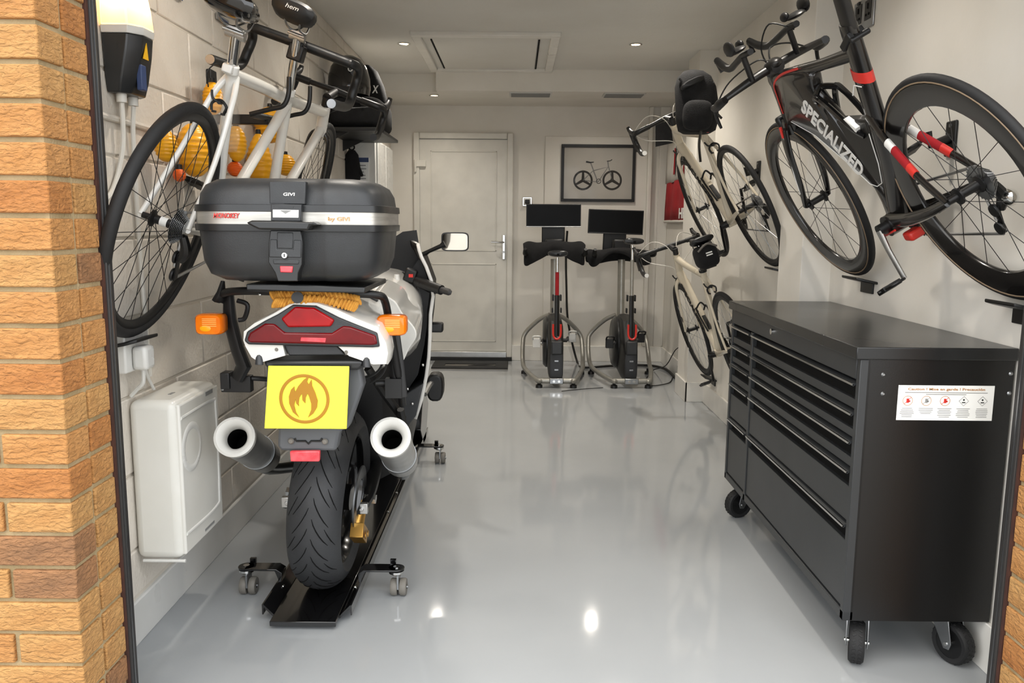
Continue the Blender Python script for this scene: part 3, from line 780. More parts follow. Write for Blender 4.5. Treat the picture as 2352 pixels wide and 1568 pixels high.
    for s in (-1, 1):
        g_ = mb().tube(crv([(.775, s * .20, .515), (.81, s * .212, .512), (.87, s * .212, .505), (.90, s * .212, .51)]), [.013, .017, .015, .011], 12).build('grip', 'black', hb)
        mb().tube(crv([(.895, s * .212, .50), (.92, s * .212, .468), (.93, s * .212, .43)]), [.008, .007, .005], 8).build('brake_lever', 'black', g_)
        mb().tube([(.765, s * .09, .525), (.735, s * .09, .61)], .013, 10, rb=.010, side=(0, 1, 0)).build('riser', 'black', hb)
        ex = mb().tube(crv([(.66, s * .088, .612), (.74, s * .088, .615), (.84, s * .084, .606), (.93, s * .08, .600), (1.0, s * .075, .62), (1.05, s * .07, .655)]), [.011, .012, .012, .013, .015, .012], 10).build('extension_bar', 'black', hb)
        mb().cyl((1.045, s * .07, .652), (1.07, s * .07, .648), .009, .006).box((1.06, s * .07, .625), (.01, .012, .04)).build('shifter', 'black', ex)
        pdm = mb()
        pdm.ell((.70, s * .115, .640), (.055, .032, .011), 16, 8, Matrix.Rotation(R(-6), 3, 'Y')).ell((.675, s * .142, .655), (.045, .012, .026), 14, 8).ell((.72, s * .088, .652), (.03, .012, .016), 14, 8)
        pdm.build('arm_pad', 'black', hb)
    for pts in ([(.90, .20, .51), (.86, .13, .56), (.80, .03, .575), (.79, 0, .54)], [(.90, -.20, .51), (.86, -.12, .57), (.80, -.03, .59), (.785, 0, .54)], [(.70, -.09, .60), (.74, -.04, .66), (.80, 0, .60), (.81, 0, .52)]):
        mb().tube(crv(pts), .003, 6).build('brake_cable', 'cable', hb)
    return t
tt_bike()

# ---- generic road bike (front towards the back wall)
def road_bike(name, label, mat, bar_m='black', wheel_kw={}, sz=.672, barx=.90, crank_ang=R(-75), hub_dx=0.0):
    t = thing(name, label, 'bicycle', mat=mat)
    BB, FH = (.415, 0, -.085), .985
    f = mb()
    sidetube(f, [(.795, 0, .545), (.865, 0, .365)], [.024, .027], [.022, .024])
    sidetube(f, crv([(.81, 0, .515), (.62, 0, .475), (.42, 0, .445), (.258, 0, .42)]), [.026, .022, .02, .018], [.021, .019, .018, .017])
    sidetube(f, crv([(.845, 0, .41), (.72, 0, .265), (.56, 0, .085), (.425, 0, -.075)]), [.036, .034, .031, .034], [.028, .026, .025, .032])
    sidetube(f, [(.247, 0, .455), (.33, 0, .18), (.41, 0, -.08)], [.02, .02, .026], [.018, .018, .028])
    for s in (-1, 1):
        sidetube(f, crv([(.268, s * .012, .41), (.20, s * .026, .31), (.09, s * .052, .14), (0, s * .064, 0)]), [.012, .010, .009, .009], [.009, .008, .007, .007], 10)
        sidetube(f, crv([(.41, s * .028, -.08), (.28, s * .042, -.062), (.10, s * .06, -.02), (0, s * .064, 0)]), [.018, .015, .012, .009], [.010, .008, .007, .007], 10)
    f.lathe([(.0005, -.036), (.026, -.036), (.026, .036), (.0005, .036)], BB, YA, 20)
    fr = f.build('frame', 'cream', t, smooth=60)
    dv = (V((.44, 0, -.06)) - V((.845, 0, .41))).normalized(); uv = V((dv.z, 0, -dv.x)); uv = uv if uv.z > 0 else -uv
    for s in (1,):
        text('spec', V((.665, .0292, .196)), dv, uv, 0.40, 0.044, 'black', fr, depth=.0022)
    k = mb()
    for s in (-1, 1): sidetube(k, crv([(.862, s * .012, .375), (.876, s * .042, .335), (.905, s * .05, .22), (FH, s * .05, 0)]), [.016, .018, .015, .010], [.012, .011, .009, .008], 12)
    fk = k.build('fork', 'cream', t, smooth=60)
    for s in (-1, 1): mb().ell((.945, s * .0565, .10), (.012, .003, .03), 10, 8).build('fork_decal', 'black', fk)
    sp = mb().cyl((.25, 0, .44), (.195 + (.672 - sz) * .3, 0, sz - .047), .0145, n=14).build('seatpost', 'carbonm', t)
    mb().cyl((.250, 0, .446), (.246, 0, .462), .024).build('seat_clamp', 'black', t)
    saddle(t, .175, sz)
    st = mb().cyl((.795, 0, .545), (.782, 0, .585), .018).tube([(.785, 0, .575), (barx, 0, .598)], [.02, .018], 12); st.build('stem', 'black', t)
    dropbar(t, barx, .60, w=.21, end_m='paper')
    wh = dict(nsp=20, rim_in=.298, spoke_m='steel'); wh.update(wheel_kw)
    wheel(t, 'front_wheel', FH, **wh); wheel(t, 'rear_wheel', 0, rear=True, **wh)
    caliper(t, (.905, 0, .372), 1); caliper(t, (.185, 0, .355), -1)
    crank(t, BB, crank_ang, 'black'); chain(t, BB, (0, 0, 0)); derailleur(t, (0, 0, 0))
    mb().box((.44, -.035, .0), (.03, .03, .05)).build('front_derailleur', 'black', t, bevel=.005)
    cg = mb()
    for s in (-1, 1): cg.tube(crv([(.59, s * .02, .17), (.56, s * .034, .20), (.51, s * .034, .14), (.48, s * .02, .05)]), .0055, 7)
    cg.tube(crv([(.575, -.032, .19), (.54, 0, .23), (.575, .032, .19)]), .0055, 7); cg.box((.525, 0, .10), (.11, .024, .006), Matrix.Rotation(R(-48), 3, 'Y'))
    cg.build('bottle_cage', 'black', t)
    for s in (-1, 1):
        mb().tube(crv([(barx + .1, s * .20, .61), (barx + .03, s * .10, .66), (.84, s * .03, .60), (.83, s * .01, .48)]), .0025, 6).build('cable', 'whitecable', t)
        mb().tube(crv([(barx + .1, s * .20, .60), (barx + .06, s * .15, .53), (.88, s * .03, .46), (.86, s * .02, .40)]), .0025, 6).build('cable', 'whitecable', t)
    return t
r1 = road_bike('road_bicycle', 'cream road bicycle with black lettering hung high on the right wall, backpack hanging from it', pose(1.0, .5, -26.2, (1.195, 4.20, 1.374)), crank_ang=R(-62))
r2 = road_bike('road_bicycle', 'cream road bicycle hung low on the right wall behind the tool chest', pose(2.5, -1.2, -19, (1.268, 4.555, .588)), wheel_kw=dict(rim_in=.288, nsp=18), crank_ang=R(-80), sz=.630)

# saddle bag and red tail lamp on the low bike
m_ = pose(2.5, -1.2, -19, (1.268, 4.555, .588))
sb = thing('saddle_bag', 'small black saddle bag with two pale bars under the low bike seat', 'bag', mat=m_ @ Matrix.Translation((.085, 0, .545)))
mb().ell((0, 0, 0), (.085, .062, .065), 24, 14, e=.55).build('pouch', 'fabric', sb)
mb().tube(crv([(-.075, .055, .045), (-.09, 0, .075), (-.075, -.055, .045)]), .006, 8).build('piping', 'kick', sb)
text('eq', (-.0865, 0, .018), (0, -1, 0), (0, 0, 1), .036, .02, 'paper', sb)
mb().box((.02, 0, -.066), (.09, .075, .008)).build('strap', 'black', sb, bevel=.003)
tl = thing('tail_lamp', 'small red bicycle tail lamp clamped below the saddle bag', 'lamp', mat=m_ @ Matrix.Translation((.212, 0, .485)))
mb().box((0, 0, 0), (.03, .034, .055)).build('housing', 'black', tl, bevel=.006)
mb().ell((-.017, 0, .004), (.008, .016, .022), 14, 8).build('lens', 'reflector', tl)

# ---- tandem on the left wall
def tandem():
    t = thing('tandem_bicycle', 'white tandem road bicycle with two saddles hung on the left wall', 'bicycle', mat=pose(.6, 4.98, 19.2, (-.985, 2.32, 1.277)))
    B1, B2, FH = (.41, 0, -.06), (1.07, 0, -.075), 1.66
    f = mb()
    sidetube(f, [(1.487, 0, .415), (1.545, 0, .285)], [.024, .026], [.024, .026])
    sidetube(f, crv([(.185, 0, .44), (.52, 0, .425), (.845, 0, .405), (1.18, 0, .395), (1.50, 0, .385)]), [.02, .021, .022, .022, .022], [.018, .019, .02, .02, .02])
    sidetube(f, [(.182, 0, .465), (.29, 0, .20), (.405, 0, -.055)], [.019, .019, .022], [.017, .017, .024])
    sidetube(f, [(.845, 0, .425), (.95, 0, .17), (1.065, 0, -.07)], [.021, .021, .024], [.019, .019, .026])
    sidetube(f, [(.845, 0, .375), (.63, 0, .165), (.42, 0, -.04)], [.02, .02, .02], [.019, .019, .019])
    sidetube(f, [(1.535, 0, .315), (1.30, 0, .115), (1.085, 0, -.06)], [.024, .024, .024], [.021, .021, .024])
    sidetube(f, [(.42, 0, -.065), (1.06, 0, -.08)], [.022, .022], [.022, .022])
    for s in (-1, 1):
        sidetube(f, crv([(.205, s * .012, .435), (.17, s * .03, .37), (.09, s * .052, .19), (-.03, s * .068, 0)]), [.012, .011, .0095, .009], [.010, .009, .008, .008], 10)
        sidetube(f, crv([(.40, s * .028, -.06), (.26, s * .045, -.05), (-.03, s * .068, 0)]), [.013, .012, .010], [.010, .009, .008], 10)
    for c_, r_ in ((B1, .03), (B2, .03)): f.lathe([(.0005, -.036), (r_, -.036), (r_, .036), (.0005, .036)], c_, YA, 20)
    fr = f.build('frame', 'whitebike', t, smooth=60)
    for x, z in ((.175, .452), (.845, .43)):
        mb().cyl((x, 0, z - .012), (x - .006, 0, z + .014), .024).box((x - .028, 0, z), (.024, .03, .024)).build('seat_collar', 'whitebike', t, bevel=.004)
    k = mb()
    for s in (-1, 1): sidetube(k, crv([(1.54, s * .01, .30), (1.555, s * .042, .265), (1.585, s * .052, .16), (FH, s * .052, 0)]), [.016, .017, .014, .010], [.012, .011, .009, .008], 12)
    k.build('fork', 'carbon', t)
    for (x0, z0), (x1, z1) in (((.18, .455), (.138, .556)), ((.845, .43), (.752, .632))):
        p = mb().cyl((x0, 0, z0), (x1, 0, z1), .0155, n=16).build('seatpost', 'chrome', t)
        mb().cyl((x1, -.028, z1 - .005), (x1, .028, z1 - .005), .014).cyl((x1 - .025, -.03, z1), (x1 - .025, .03, z1), .006).box((x1, 0, z1 + .006), (.05, .045, .012)).build('post_clamp', 'alu', p)
    saddle(t, .125, .612, 'blackgloss', fat=1.5); s2 = saddle(t, .73, .688, fat=1.5)
    text('hem', (.593, 0, .706), (0, -1, 0), (0, 0, 1), .045, .014, 'paper', s2)
    # stoker bar on the captain's seatpost
    mb().box((.80, 0, .575), (.06, .055, .06)).tube([(.77, 0, .605), (.835, 0, .605)], .022, 12).build('stoker_stem', 'black', t, bevel=.006)
    dropbar(t, .845, .607, w=.205, name='stoker_handlebar', tail=.25, tr_=.0185, hoods=False, reach=.085, drop=.15, rr=.0175, end_m='steel')
    mb().cyl((1.487, 0, .415), (1.47, 0, .455), .019).tube([(1.472, 0, .45), (1.60, 0, .485)], [.021, .018], 12).build('captain_stem', 'black', t)
    dropbar(t, 1.61, .49, w=.225, name='captain_handlebar', reach=.09, drop=.13, rr=.017)
    wk = dict(R_=.343, tr=.0165, rim_in=.290, rim_w=.011, nsp=32, hub_m='black', spoke_m='cable', flange=.034)
    rw = wheel(t, 'rear_wheel', 0 - .03, rear=True, **wk); wheel(t, 'front_wheel', FH, **wk)
    mb().lathe([(.0005, .028), (.016, .028), (.016, .036), (.0005, .036)], (-.03, 0, 0), YA, 20).lathe([(.0005, -.01), (.0135, -.01), (.0135, .01), (.0005, .01)], (-.03, 0, 0), YA, 20).build('hub_band', 'paper', rw)
    caliper(t, (.165, 0, .352), -1, k=.62); caliper(t, (1.60, 0, .30), 1, k=.7)
    crank(t, B1, R(35), 'alu'); crank(t, B2, R(150), 'alu')
    chain(t, B1, (-.03, 0, 0)); derailleur(t, (-.03, 0, 0))
    mb().tube(crv([(.165, .012, .44), (.14, .03, .455), (.115, .042, .425), (.135, .036, .385)]), .002, 6).build('brake_cable', 'cable', t)
    cb = mb().tube(crv([(1.70, -.22, .50), (1.66, -.10, .45), (1.58, -.02, .40), (1.58, .03, .33)]), .0025, 6)
    cb.build('brake_cable', 'cable', t)
    return t
tandem()
# ================================================================ MOTORCYCLE DOLLY
DX = -0.662
dl = thing('motorcycle_dolly', 'black steel motorcycle dolly tray on casters under the white motorcycle', 'dolly', (DX, 3.4, 0))
W = dict(parent=dl, world=True)
TZ = 0.030
mb().bx((DX - .105, 2.40, .012), (DX + .105, 4.75, TZ - .001)).build('tray', 'blackgloss', bevel=.002, **W)
for s in (-1, 1):
    x = DX + s * .105
    mb().prism([(x - s * .004, 2.455, TZ - .012), (x + s * .035, 2.455, TZ + .028), (x + s * .040, 2.455, TZ + .028), (x + s * .040, 2.455, TZ - .006), (x + s * .036, 2.455, TZ - .006), (x + s * .034, 2.455, TZ + .018), (x, 2.455, TZ - .018)], (0, 2.3, 0)).build('flange', 'blackgloss', **W)
    for y in (2.62, 3.35, 3.6, 4.1): mb().ell((x + s * .018, y, TZ + .014), (.006, .006, .004), 10, 6).build('bolt', 'chrome', **W)
    for y in (2.66, 4.22):
        ar = mb().prism([(x + s * .025, y - .028, .085), (x + s * .045, y - .028, .098), (x + s * .155, y - .028, .098), (x + s * .155, y - .028, .091), (x + s * .050, y - .028, .091), (x + s * .038, y - .028, .06), (x + s * .038, y - .028, .02), (x + s * .032, y - .028, .02)], (0, .056, 0))
        ar.lathe([(.0005, .091), (.028, .091), (.028, .098), (.0005, .098)], (x + s * .155, y, 0), (0, 0, 1), 24)
        arm = ar.build('arm', 'blackgloss', bevel=.0015, **W)
        mb().box((x + s * .14, y + .028, .106), (.02, .012, .018)).build('tab', 'blackgloss', arm, world=True)
        mb().cyl((x + s * .155, y, .097), (x + s * .155, y, .101), .011).build('bolt', 'chrome', arm, world=True)
        cs = mb().lathe([(.0005, .074), (.020, .074), (.027, .080), (.027, .088), (.0005, .091)], (x + s * .155, y, 0), (0, 0, 1), 24).build('caster', 'chrome', **W)
        wx = x + s * .155 + .008
        for o_ in (-.0155, .0155): mb().lathe([(.009, -.0115), (.027, -.0115), (.030, -.007), (.030, .007), (.027, .0115), (.009, .0115)], (wx + o_, y - .006, .030), (1, 0, 0), 28, closed=True).build('wheel', 'kick', cs, world=True)
        mb().bx((wx - .003, y - .032, .03), (wx + .003, y + .02, .078)).cyl((wx - .03, y - .006, .03), (wx + .032, y - .006, .03), .006, n=10).build('bracket', 'steel', cs, world=True)
mb().prism([(DX - .10, 4.05, TZ), (DX - .10, 4.32, TZ + .0), (DX - .10, 4.75, .30), (DX - .10, 4.75, .0)], (.012, 0, 0)).prism([(DX + .09, 4.05, TZ), (DX + .09, 4.32, TZ), (DX + .09, 4.75, .30), (DX + .09, 4.75, .0)], (.012, 0, 0)).build('wheel_chock', 'blackgloss', **W)
mb().box((DX + .12, 4.58, .17), (.05, .28, .30), Matrix.Rotation(R(-38), 3, 'X')).build('side_plate', 'blackgloss', bevel=.003, **W)

# ================================================================ MOTORCYCLE
mo = thing('motorcycle', 'white faired sports motorcycle seen from behind with twin silver silencers', 'motorcycle', (-.62, 3.2, TZ))
W = dict(parent=mo, world=True)
LEAN = R(4.5)
up = V((math.sin(LEAN), 0, math.cos(LEAN))); ax = V((math.cos(LEAN), 0, -math.sin(LEAN)))
BX = -.655
def mwheel(name, Y, Ro, hw, rim_r, m='tread'):
    c = V((BX, Y, TZ)) + up * (Ro - .001)
    prof = []
    for k in range(17):
        a = -1 + 2 * k / 16
        th = a * R(78)
        prof.append((Ro - (1 - math.cos(th)) * hw * .92, math.sin(th) * hw * 1.02))
    prof += [(rim_r + .012, hw * .82), (rim_r, hw * .78), (rim_r, -hw * .78), (rim_r + .012, -hw * .82)]
    wh = mb().lathe(prof, c, ax, 72, closed=True).build(name, m, smooth=50, **W)
    mb().lathe([(rim_r - .004, -hw * .80), (rim_r + .010, -hw * .80), (rim_r + .004, -hw * .6), (rim_r - .02, -hw * .3), (rim_r - .02, hw * .3), (rim_r + .004, hw * .6), (rim_r + .010, hw * .80), (rim_r - .004, hw * .80), (rim_r - .03, hw * .3), (rim_r - .03, -hw * .3)], c, ax, 56, closed=True).build('rim', 'blackgloss', wh, world=True)
    sp = mb().cyl(c - ax * .07, c + ax * .07, .045)
    for k in range(6):
        a = k * PI / 3; d = V((0, 1, 0)) * math.cos(a) + up * math.sin(a)
        sp.tube([c, c + d * (rim_r - .012)], [.024, .016], 8, rb=[.012, .010])
    sp.build('spokes', 'blackgloss', wh, world=True)
    return wh, c
rw, RC = mwheel('rear_wheel', 2.70, .312, .088, .214)
# tread grooves pressed along the rear tyre
gr = mb()
def tp(a, h, Ro=.312, hw=.088, lift=.0):
    th = math.asin(max(-1, min(1, h / (hw * 1.02))))
    r = Ro - (1 - math.cos(th)) * hw * .92 + lift
    return RC + ax * h - V((0, 1, 0)) * (r * math.cos(a)) + up * (r * math.sin(a))
for k in range(30):
    a0 = 2 * PI * k / 30
    for s in (-1, 1):
        sh = 0.1 if s > 0 else 0
        gr.tube([tp(a0 + sh - .0 - t_ * .30, s * (.006 + .050 * t_ ** 1.3)) for t_ in (0, .2, .4, .6, .8, 1)], [.0009, .0022, .0024, .0024, .0022, .0008], 6, rb=.0012)
        if k % 2: gr.tube([tp(a0 + sh + .10 - t_ * .22, s * (.045 + .030 * t_)) for t_ in (0, .33, .66, 1)], [.0008, .002, .002, .0008], 6, rb=.0012)
gr.build('tread_grooves', 'dark', rw, world=True)
fwh, FC = mwheel('front_wheel', 4.12, .298, .06, .214)
dk = mb().lathe([(.068, -.0025), (.112, -.0025), (.112, .0025), (.068, .0025)], RC + ax * .098, ax, 48, closed=True)
disc = dk.build('brake_disc', 'steel', rw, world=True)
cal = RC + ax * .112 + V((0, -.055, 0)) - up * .105
mb().box(cal, (.045, .085, .05), Matrix.Rotation(R(-35), 3, 'X')).cyl(cal + V((.026, -.02, 0)), cal + V((.03, -.02, 0)), .012).cyl(cal + V((.026, .02, -.01)), cal + V((.03, .02, -.01)), .012).build('brake_caliper', 'gold', bevel=.008, **W)
mb().tube([cal + V((0.0, .01, .02)), RC + ax * .115 + V((0, .0, -.01))], [.02, .014], 8, rb=.006).build('caliper_bracket', 'gold', **W)
for s in (-1, 1):
    p = RC + ax * (s * .125)
    b = mb(); b.tube(crv([p + V((0, -.09, -.005)), p + V((0, .05, 0)), p + V((-s * .03, .35, .03)), p + V((-s * .06, .52, .06))]), [.026, .03, .04, .05], 10, rb=[.014, .016, .022, .03])
    sa = b.build('swingarm', 'black', **W)
    mb().box(p + V((s * .006, -.095, 0)), (.026, .02, .036)).cyl(p + V((s * .0, -.10, 0)), p + V((s * .0, -.115, 0)), .007).build('chain_adjuster', 'alu', sa, bevel=.002, world=True)
    mb().cyl(p - ax * (s * .01), p + ax * (s * .03), .017, n=6).build('axle_nut', 'chrome', sa, world=True)
mb().lathe([(.06, -.003), (.098, -.003), (.098, .003), (.06, .003)], RC - ax * .085, ax, 40, closed=True).build('sprocket', 'steel', rw, world=True)
ch = mb()
for dz in (.09, -.085): ch.tube([RC - ax * .085 + V((0, 0, dz)), RC - ax * .085 + V((0, .5, dz * .5 + .05))], .009, 6)
ch.build('drive_chain', 'steel', **W)
# under-tail, plate holder, plate with emblem
def pl(pts, Y0, dY, name, m, parent=None, bevel=.0, s=None):
    ps = [atY(x, y, Y0) for x, y in pts]
    return mb().prism(ps, (0, dY, 0)).build(name, m, parent or mo, world=True, bevel=bevel)
c4 = lambda L: [(420 + x / 3.409, 380 + y / 3.409) for x, y in L]
c5 = lambda L: [(420 + x / 2.376, 800 + y / 2.376) for x, y in L]
hg = pl(c5([(455, 60), (960, 62), (985, 200), (900, 440), (855, 450), (835, 560), (535, 560), (515, 535), (520, 430), (450, 420)]), 2.245, .05, 'plate_hanger', M('grey_plastic', '55575A', .5), bevel=.012)
pl(c5([(440, 65), (985, 65), (985, 100), (960, 120), (480, 120), (445, 100)]), 2.215, .10, 'plate_bracket', 'caseblack', hg, .008)
for x, y in c5([(590, 505), (775, 508)]):
    q = atY(x, y, 2.24); mb().lathe([(.0005, .006), (.006, .005), (.009, .0), (.0005, 0)], q, (0, -1, 0), 14).build('bolt', 'kick', hg, world=True)
mb().tube([atY(*p, 2.243) for p in c5([(610, 490), (620, 505), (670, 505), (685, 520), (700, 505), (750, 505), (760, 490)])], .003, 6).build('cable_clip', 'caseblack', hg, world=True)
rf = pl(c5([(583, 562), (746, 560), (744, 618), (587, 618)]), 2.225, .016, 'reflector', 'reflector', None, .003)
P0 = [(616, 840), (802, 841), (796, 985), (607, 984)]
plate = pl(P0, 2.196, .004, 'number_plate', 'plate', None, .0015)
pc = atY(699, 916, 2.1945)
mb().torus(pc, (0, 1, 0), .0655, .0045, 64, 4, .0006).build('emblem_ring', 'ochre', plate, world=True)
fl_out = [(655, 383), (615, 365), (585, 315), (580, 265), (600, 215), (608, 212), (618, 240), (632, 205), (665, 165), (690, 150), (680, 185), (688, 195), (700, 172), (706, 170), (708, 205), (735, 270), (733, 315), (712, 352), (680, 378), (702, 330), (698, 295), (680, 255), (668, 300), (655, 285), (648, 250), (636, 285), (634, 318), (622, 305), (612, 280), (612, 320), (625, 352)]
fl_out = [(636, 378), (600, 348), (580, 300), (578, 262), (590, 225), (608, 206), (612, 238), (630, 205), (660, 170), (692, 148), (678, 180), (686, 196), (702, 168), (706, 205), (722, 240), (736, 285), (732, 322), (712, 355), (682, 378), (700, 335), (700, 300), (688, 262), (680, 245), (670, 270), (668, 300), (652, 282), (650, 245), (636, 268), (632, 300), (634, 316), (618, 300), (614, 275), (608, 310), (618, 348)]
bmf = [atY(x, y, 2.1935) for x, y in c5(fl_out)]
mb().prism(bmf, (0, .0012, 0)).build('emblem_flame', 'ochre', plate, world=True)
# tail unit
tail = c4([(472, 1370), (476, 1300), (560, 1235), (700, 1165), (830, 1090), (905, 1072), (1050, 1078), (1200, 1125), (1350, 1195), (1520, 1265), (1590, 1390), (1605, 1470), (1590, 1555), (1490, 1558), (1300, 1492), (1210, 1412), (1000, 1405), (780, 1402), (800, 1488), (600, 1545), (535, 1500), (490, 1420)])
def ring(pts, Y, sx=1, sz=1, dz=0, dx=0):
    ps = [atY(x, y, 2.21) for x, y in pts]
    c = sum(ps, V((0, 0, 0))) / len(ps)
    return [V((c.x + (p.x - c.x) * sx + dx, Y, c.z + (p.z - c.z) * sz + dz)) for p in ps]
mb().loft([ring(tail, 2.212), ring(tail, 2.222, 1.02, 1.03), ring(tail, 2.30, 1.02, 1.04, .006), ring(tail, 2.45, .90, .98, .018, -.008), ring(tail, 2.62, .74, .92, .030, -.012), ring(tail, 2.80, .66, .88, .035, -.012)]).build('tail_cowl', 'whitepaint', bevel=0, smooth=55, **W)
sur = c4([(478, 1372), (500, 1300), (640, 1215), (740, 1165), (860, 1090), (1040, 1098), (1220, 1190), (1330, 1235), (1520, 1310), (1540, 1420), (1480, 1425), (510, 1402)])
sr = pl(sur, 2.204, .02, 'light_surround', 'casegrey', None, .004)
pl(c4([(765, 1200), (875, 1106), (1025, 1114), (1185, 1210), (1155, 1262), (820, 1268)]), 2.196, .02, 'brake_lens', 'redlens', sr, .005)
pl(c4([(500, 1362), (522, 1310), (640, 1238), (715, 1240), (795, 1308), (1165, 1312), (1250, 1256), (1310, 1262), (1508, 1332), (1522, 1400), (1478, 1408), (520, 1388)]), 2.198, .02, 'tail_lens', 'redlens2', sr, .005)
pl(c4([(925, 1345), (1120, 1350), (1115, 1385), (920, 1375)]), 2.1975, .004, 'lens_label', 'reflector', sr, .001)
pl(c4([(785, 1400), (1210, 1410), (1270, 1485), (830, 1490)]), 2.225, .06, 'under_panel', 'casegrey', None, .004)
for x, y in c4([(735, 1440), (1280, 1460)]):
    mb().lathe([(.0005, .003), (.005, .003), (.006, 0), (.0005, 0)], atY(x, y, 2.214), (0, -1, 0), 12).build('screw', 'kick', **W)
for (x, y) in c4([(600, 1525), (1440, 1545)]):
    q = atY(x, y, 2.215); mb().tube([q + V((0, .05, .004)), q + V((0, 0, .006)), q + V((0, -.004, -.012))], .011, 10).build('luggage_hook', 'casegrey', **W)
# seat, tank
mb().loft([sq((-.60, y, z), hw, hh, .6, 20) for y, z, hw, hh in ((2.40, .99, .09, .03), (2.55, .995, .12, .04), (2.75, .98, .14, .045), (2.95, .95, .15, .05), (3.05, .96, .12, .04))]).build('seat', 'fabric', **W)
mb().loft([sq((-.60 + .012, y, z), hw, hh, .75, 28) for y, z, hw, hh in ((2.62, .86, .17, .09), (2.78, .90, .225, .13), (2.95, .905, .245, .155), (3.10, .93, .235, .15), (3.30, .96, .21, .14), (3.45, .97, .16, .11))]).build('tank', 'whitepaint', **W)
# side panel flank with black stripes that shows right of the lamp
fp = [(862, 672), (905, 690), (925, 720), (952, 752), (956, 775), (940, 800), (925, 830), (905, 835), (880, 790), (868, 745), (845, 705)]
ps = crv([atY(x, y, 2.62) for x, y in fp], 4, True); ps2 = [V((p.x - .02, 2.95, p.z + .02)) for p in ps]
mb().loft([ps, ps2]).build('side_fairing', 'whitepaint', bevel=.004, **W)
for pts in ([(835, 672), (868, 690), (858, 702), (828, 690)], [(822, 715), (850, 722), (880, 752), (870, 768), (845, 740)]):
    pl(pts, 2.60, .02, 'black_stripe', 'black', None, .003)
# engine mass, frame and fairing
mb().loft([sq((-.615, y, z), hw, hh, .5, 20) for y, z, hw, hh in ((2.98, .56, .12, .18), (3.05, .54, .17, .26), (3.35, .52, .19, .28), (3.65, .50, .17, .24), (3.78, .50, .10, .16))]).build('engine', 'black', **W)
mb().bx((-.74, 3.18, .66), (-.50, 3.75, .98)).build('airbox', 'black', bevel=.05, seg=3, **W)
edge = [(960, 560), (963, 575), (968, 590), (979, 612), (991, 645), (995, 680), (989, 722), (988, 770), (985, 820), (979, 865), (969, 915), (954, 962)]
for s in (1, -1):
    cols = []
    for Y, ins in ((3.12, 0), (3.35, .040), (3.65, .095), (3.90, .16), (4.02, .215)):
        cc = []
        for i, (x, y) in enumerate(edge):
            p = atY(x, y, 3.12)
            X = p.x - ins - (.03 if i < 2 else 0) * (Y - 3.12)
            zz = p.z + (Y - 3.12) * (-.12 if i > 6 else .02)
            if Y > 3.5 and i > 8: zz += .05 * (Y - 3.5) * 4
            cc.append(V((X if s > 0 else 2 * -.615 - X, Y, zz)))
        cols.append(cc)
    for nm, off, m_ in (('fairing', 0, 'whitepaint'), ('fairing_lining', -.007, 'black')):
        vs = []; fs = []
        n = len(edge)
        for ci, cc in enumerate(cols):
            for p in cc: vs.append(p + V((s * off, .004 if off else 0, 0)))
        for ci in range(len(cols) - 1):
            for i in range(n - 1): fs.append((ci * n + i, ci * n + i + 1, (ci + 1) * n + i + 1, (ci + 1) * n + i))
        o = mb().add(vs, fs).build(nm, m_, **W)
        md = o.modifiers.new('solid', 'SOLIDIFY'); md.thickness = .013 if not off else .004; md.offset = 0
# inner black panel between engine and fairing edge (dash, cockpit)
ip = [(930, 640), (966, 590), (988, 650), (984, 720), (975, 790), (960, 860), (930, 905), (915, 850), (935, 790), (958, 760)]
mb().loft([[atY(x, y, 3.20) for x, y in ip], [atY(x, y, 3.20) + V((0, .25, 0)) for x, y in ip]]).build('cockpit_panel', 'black', **W)
lp = [(930, 905), (972, 880), (955, 955), (932, 985), (918, 965), (905, 930)]
mb().loft([[atY(x, y, 3.10) for x, y in lp], [atY(x, y, 3.10) + V((0, .2, 0)) for x, y in lp]]).build('lower_panel', 'casegrey', bevel=.004, **W)
for x, y in ((971, 838), (947, 927), (936, 893)): mb().ell(atY(x, y, 3.08), (.006, .004, .006), 10, 6).build('rivet', 'chrome', **W)
ws = [(905, 545), (925, 532), (957, 528), (966, 585), (968, 625), (940, 655), (895, 660)]
wp = [atY(x, y, 3.42) for x, y in ws]
mir = lambda p: V((2 * -.615 - p.x, p.y, p.z))
scr = wp + [mir(p) for p in reversed(wp)]
mb().loft([scr, [V((-.615 + (p.x + .615) * .8, p.y + .22, p.z - .03)) for p in scr], [V((-.615 + (p.x + .615) * .45, p.y + .42, p.z - .12)) for p in scr]]).build('windscreen', 'black', **W)
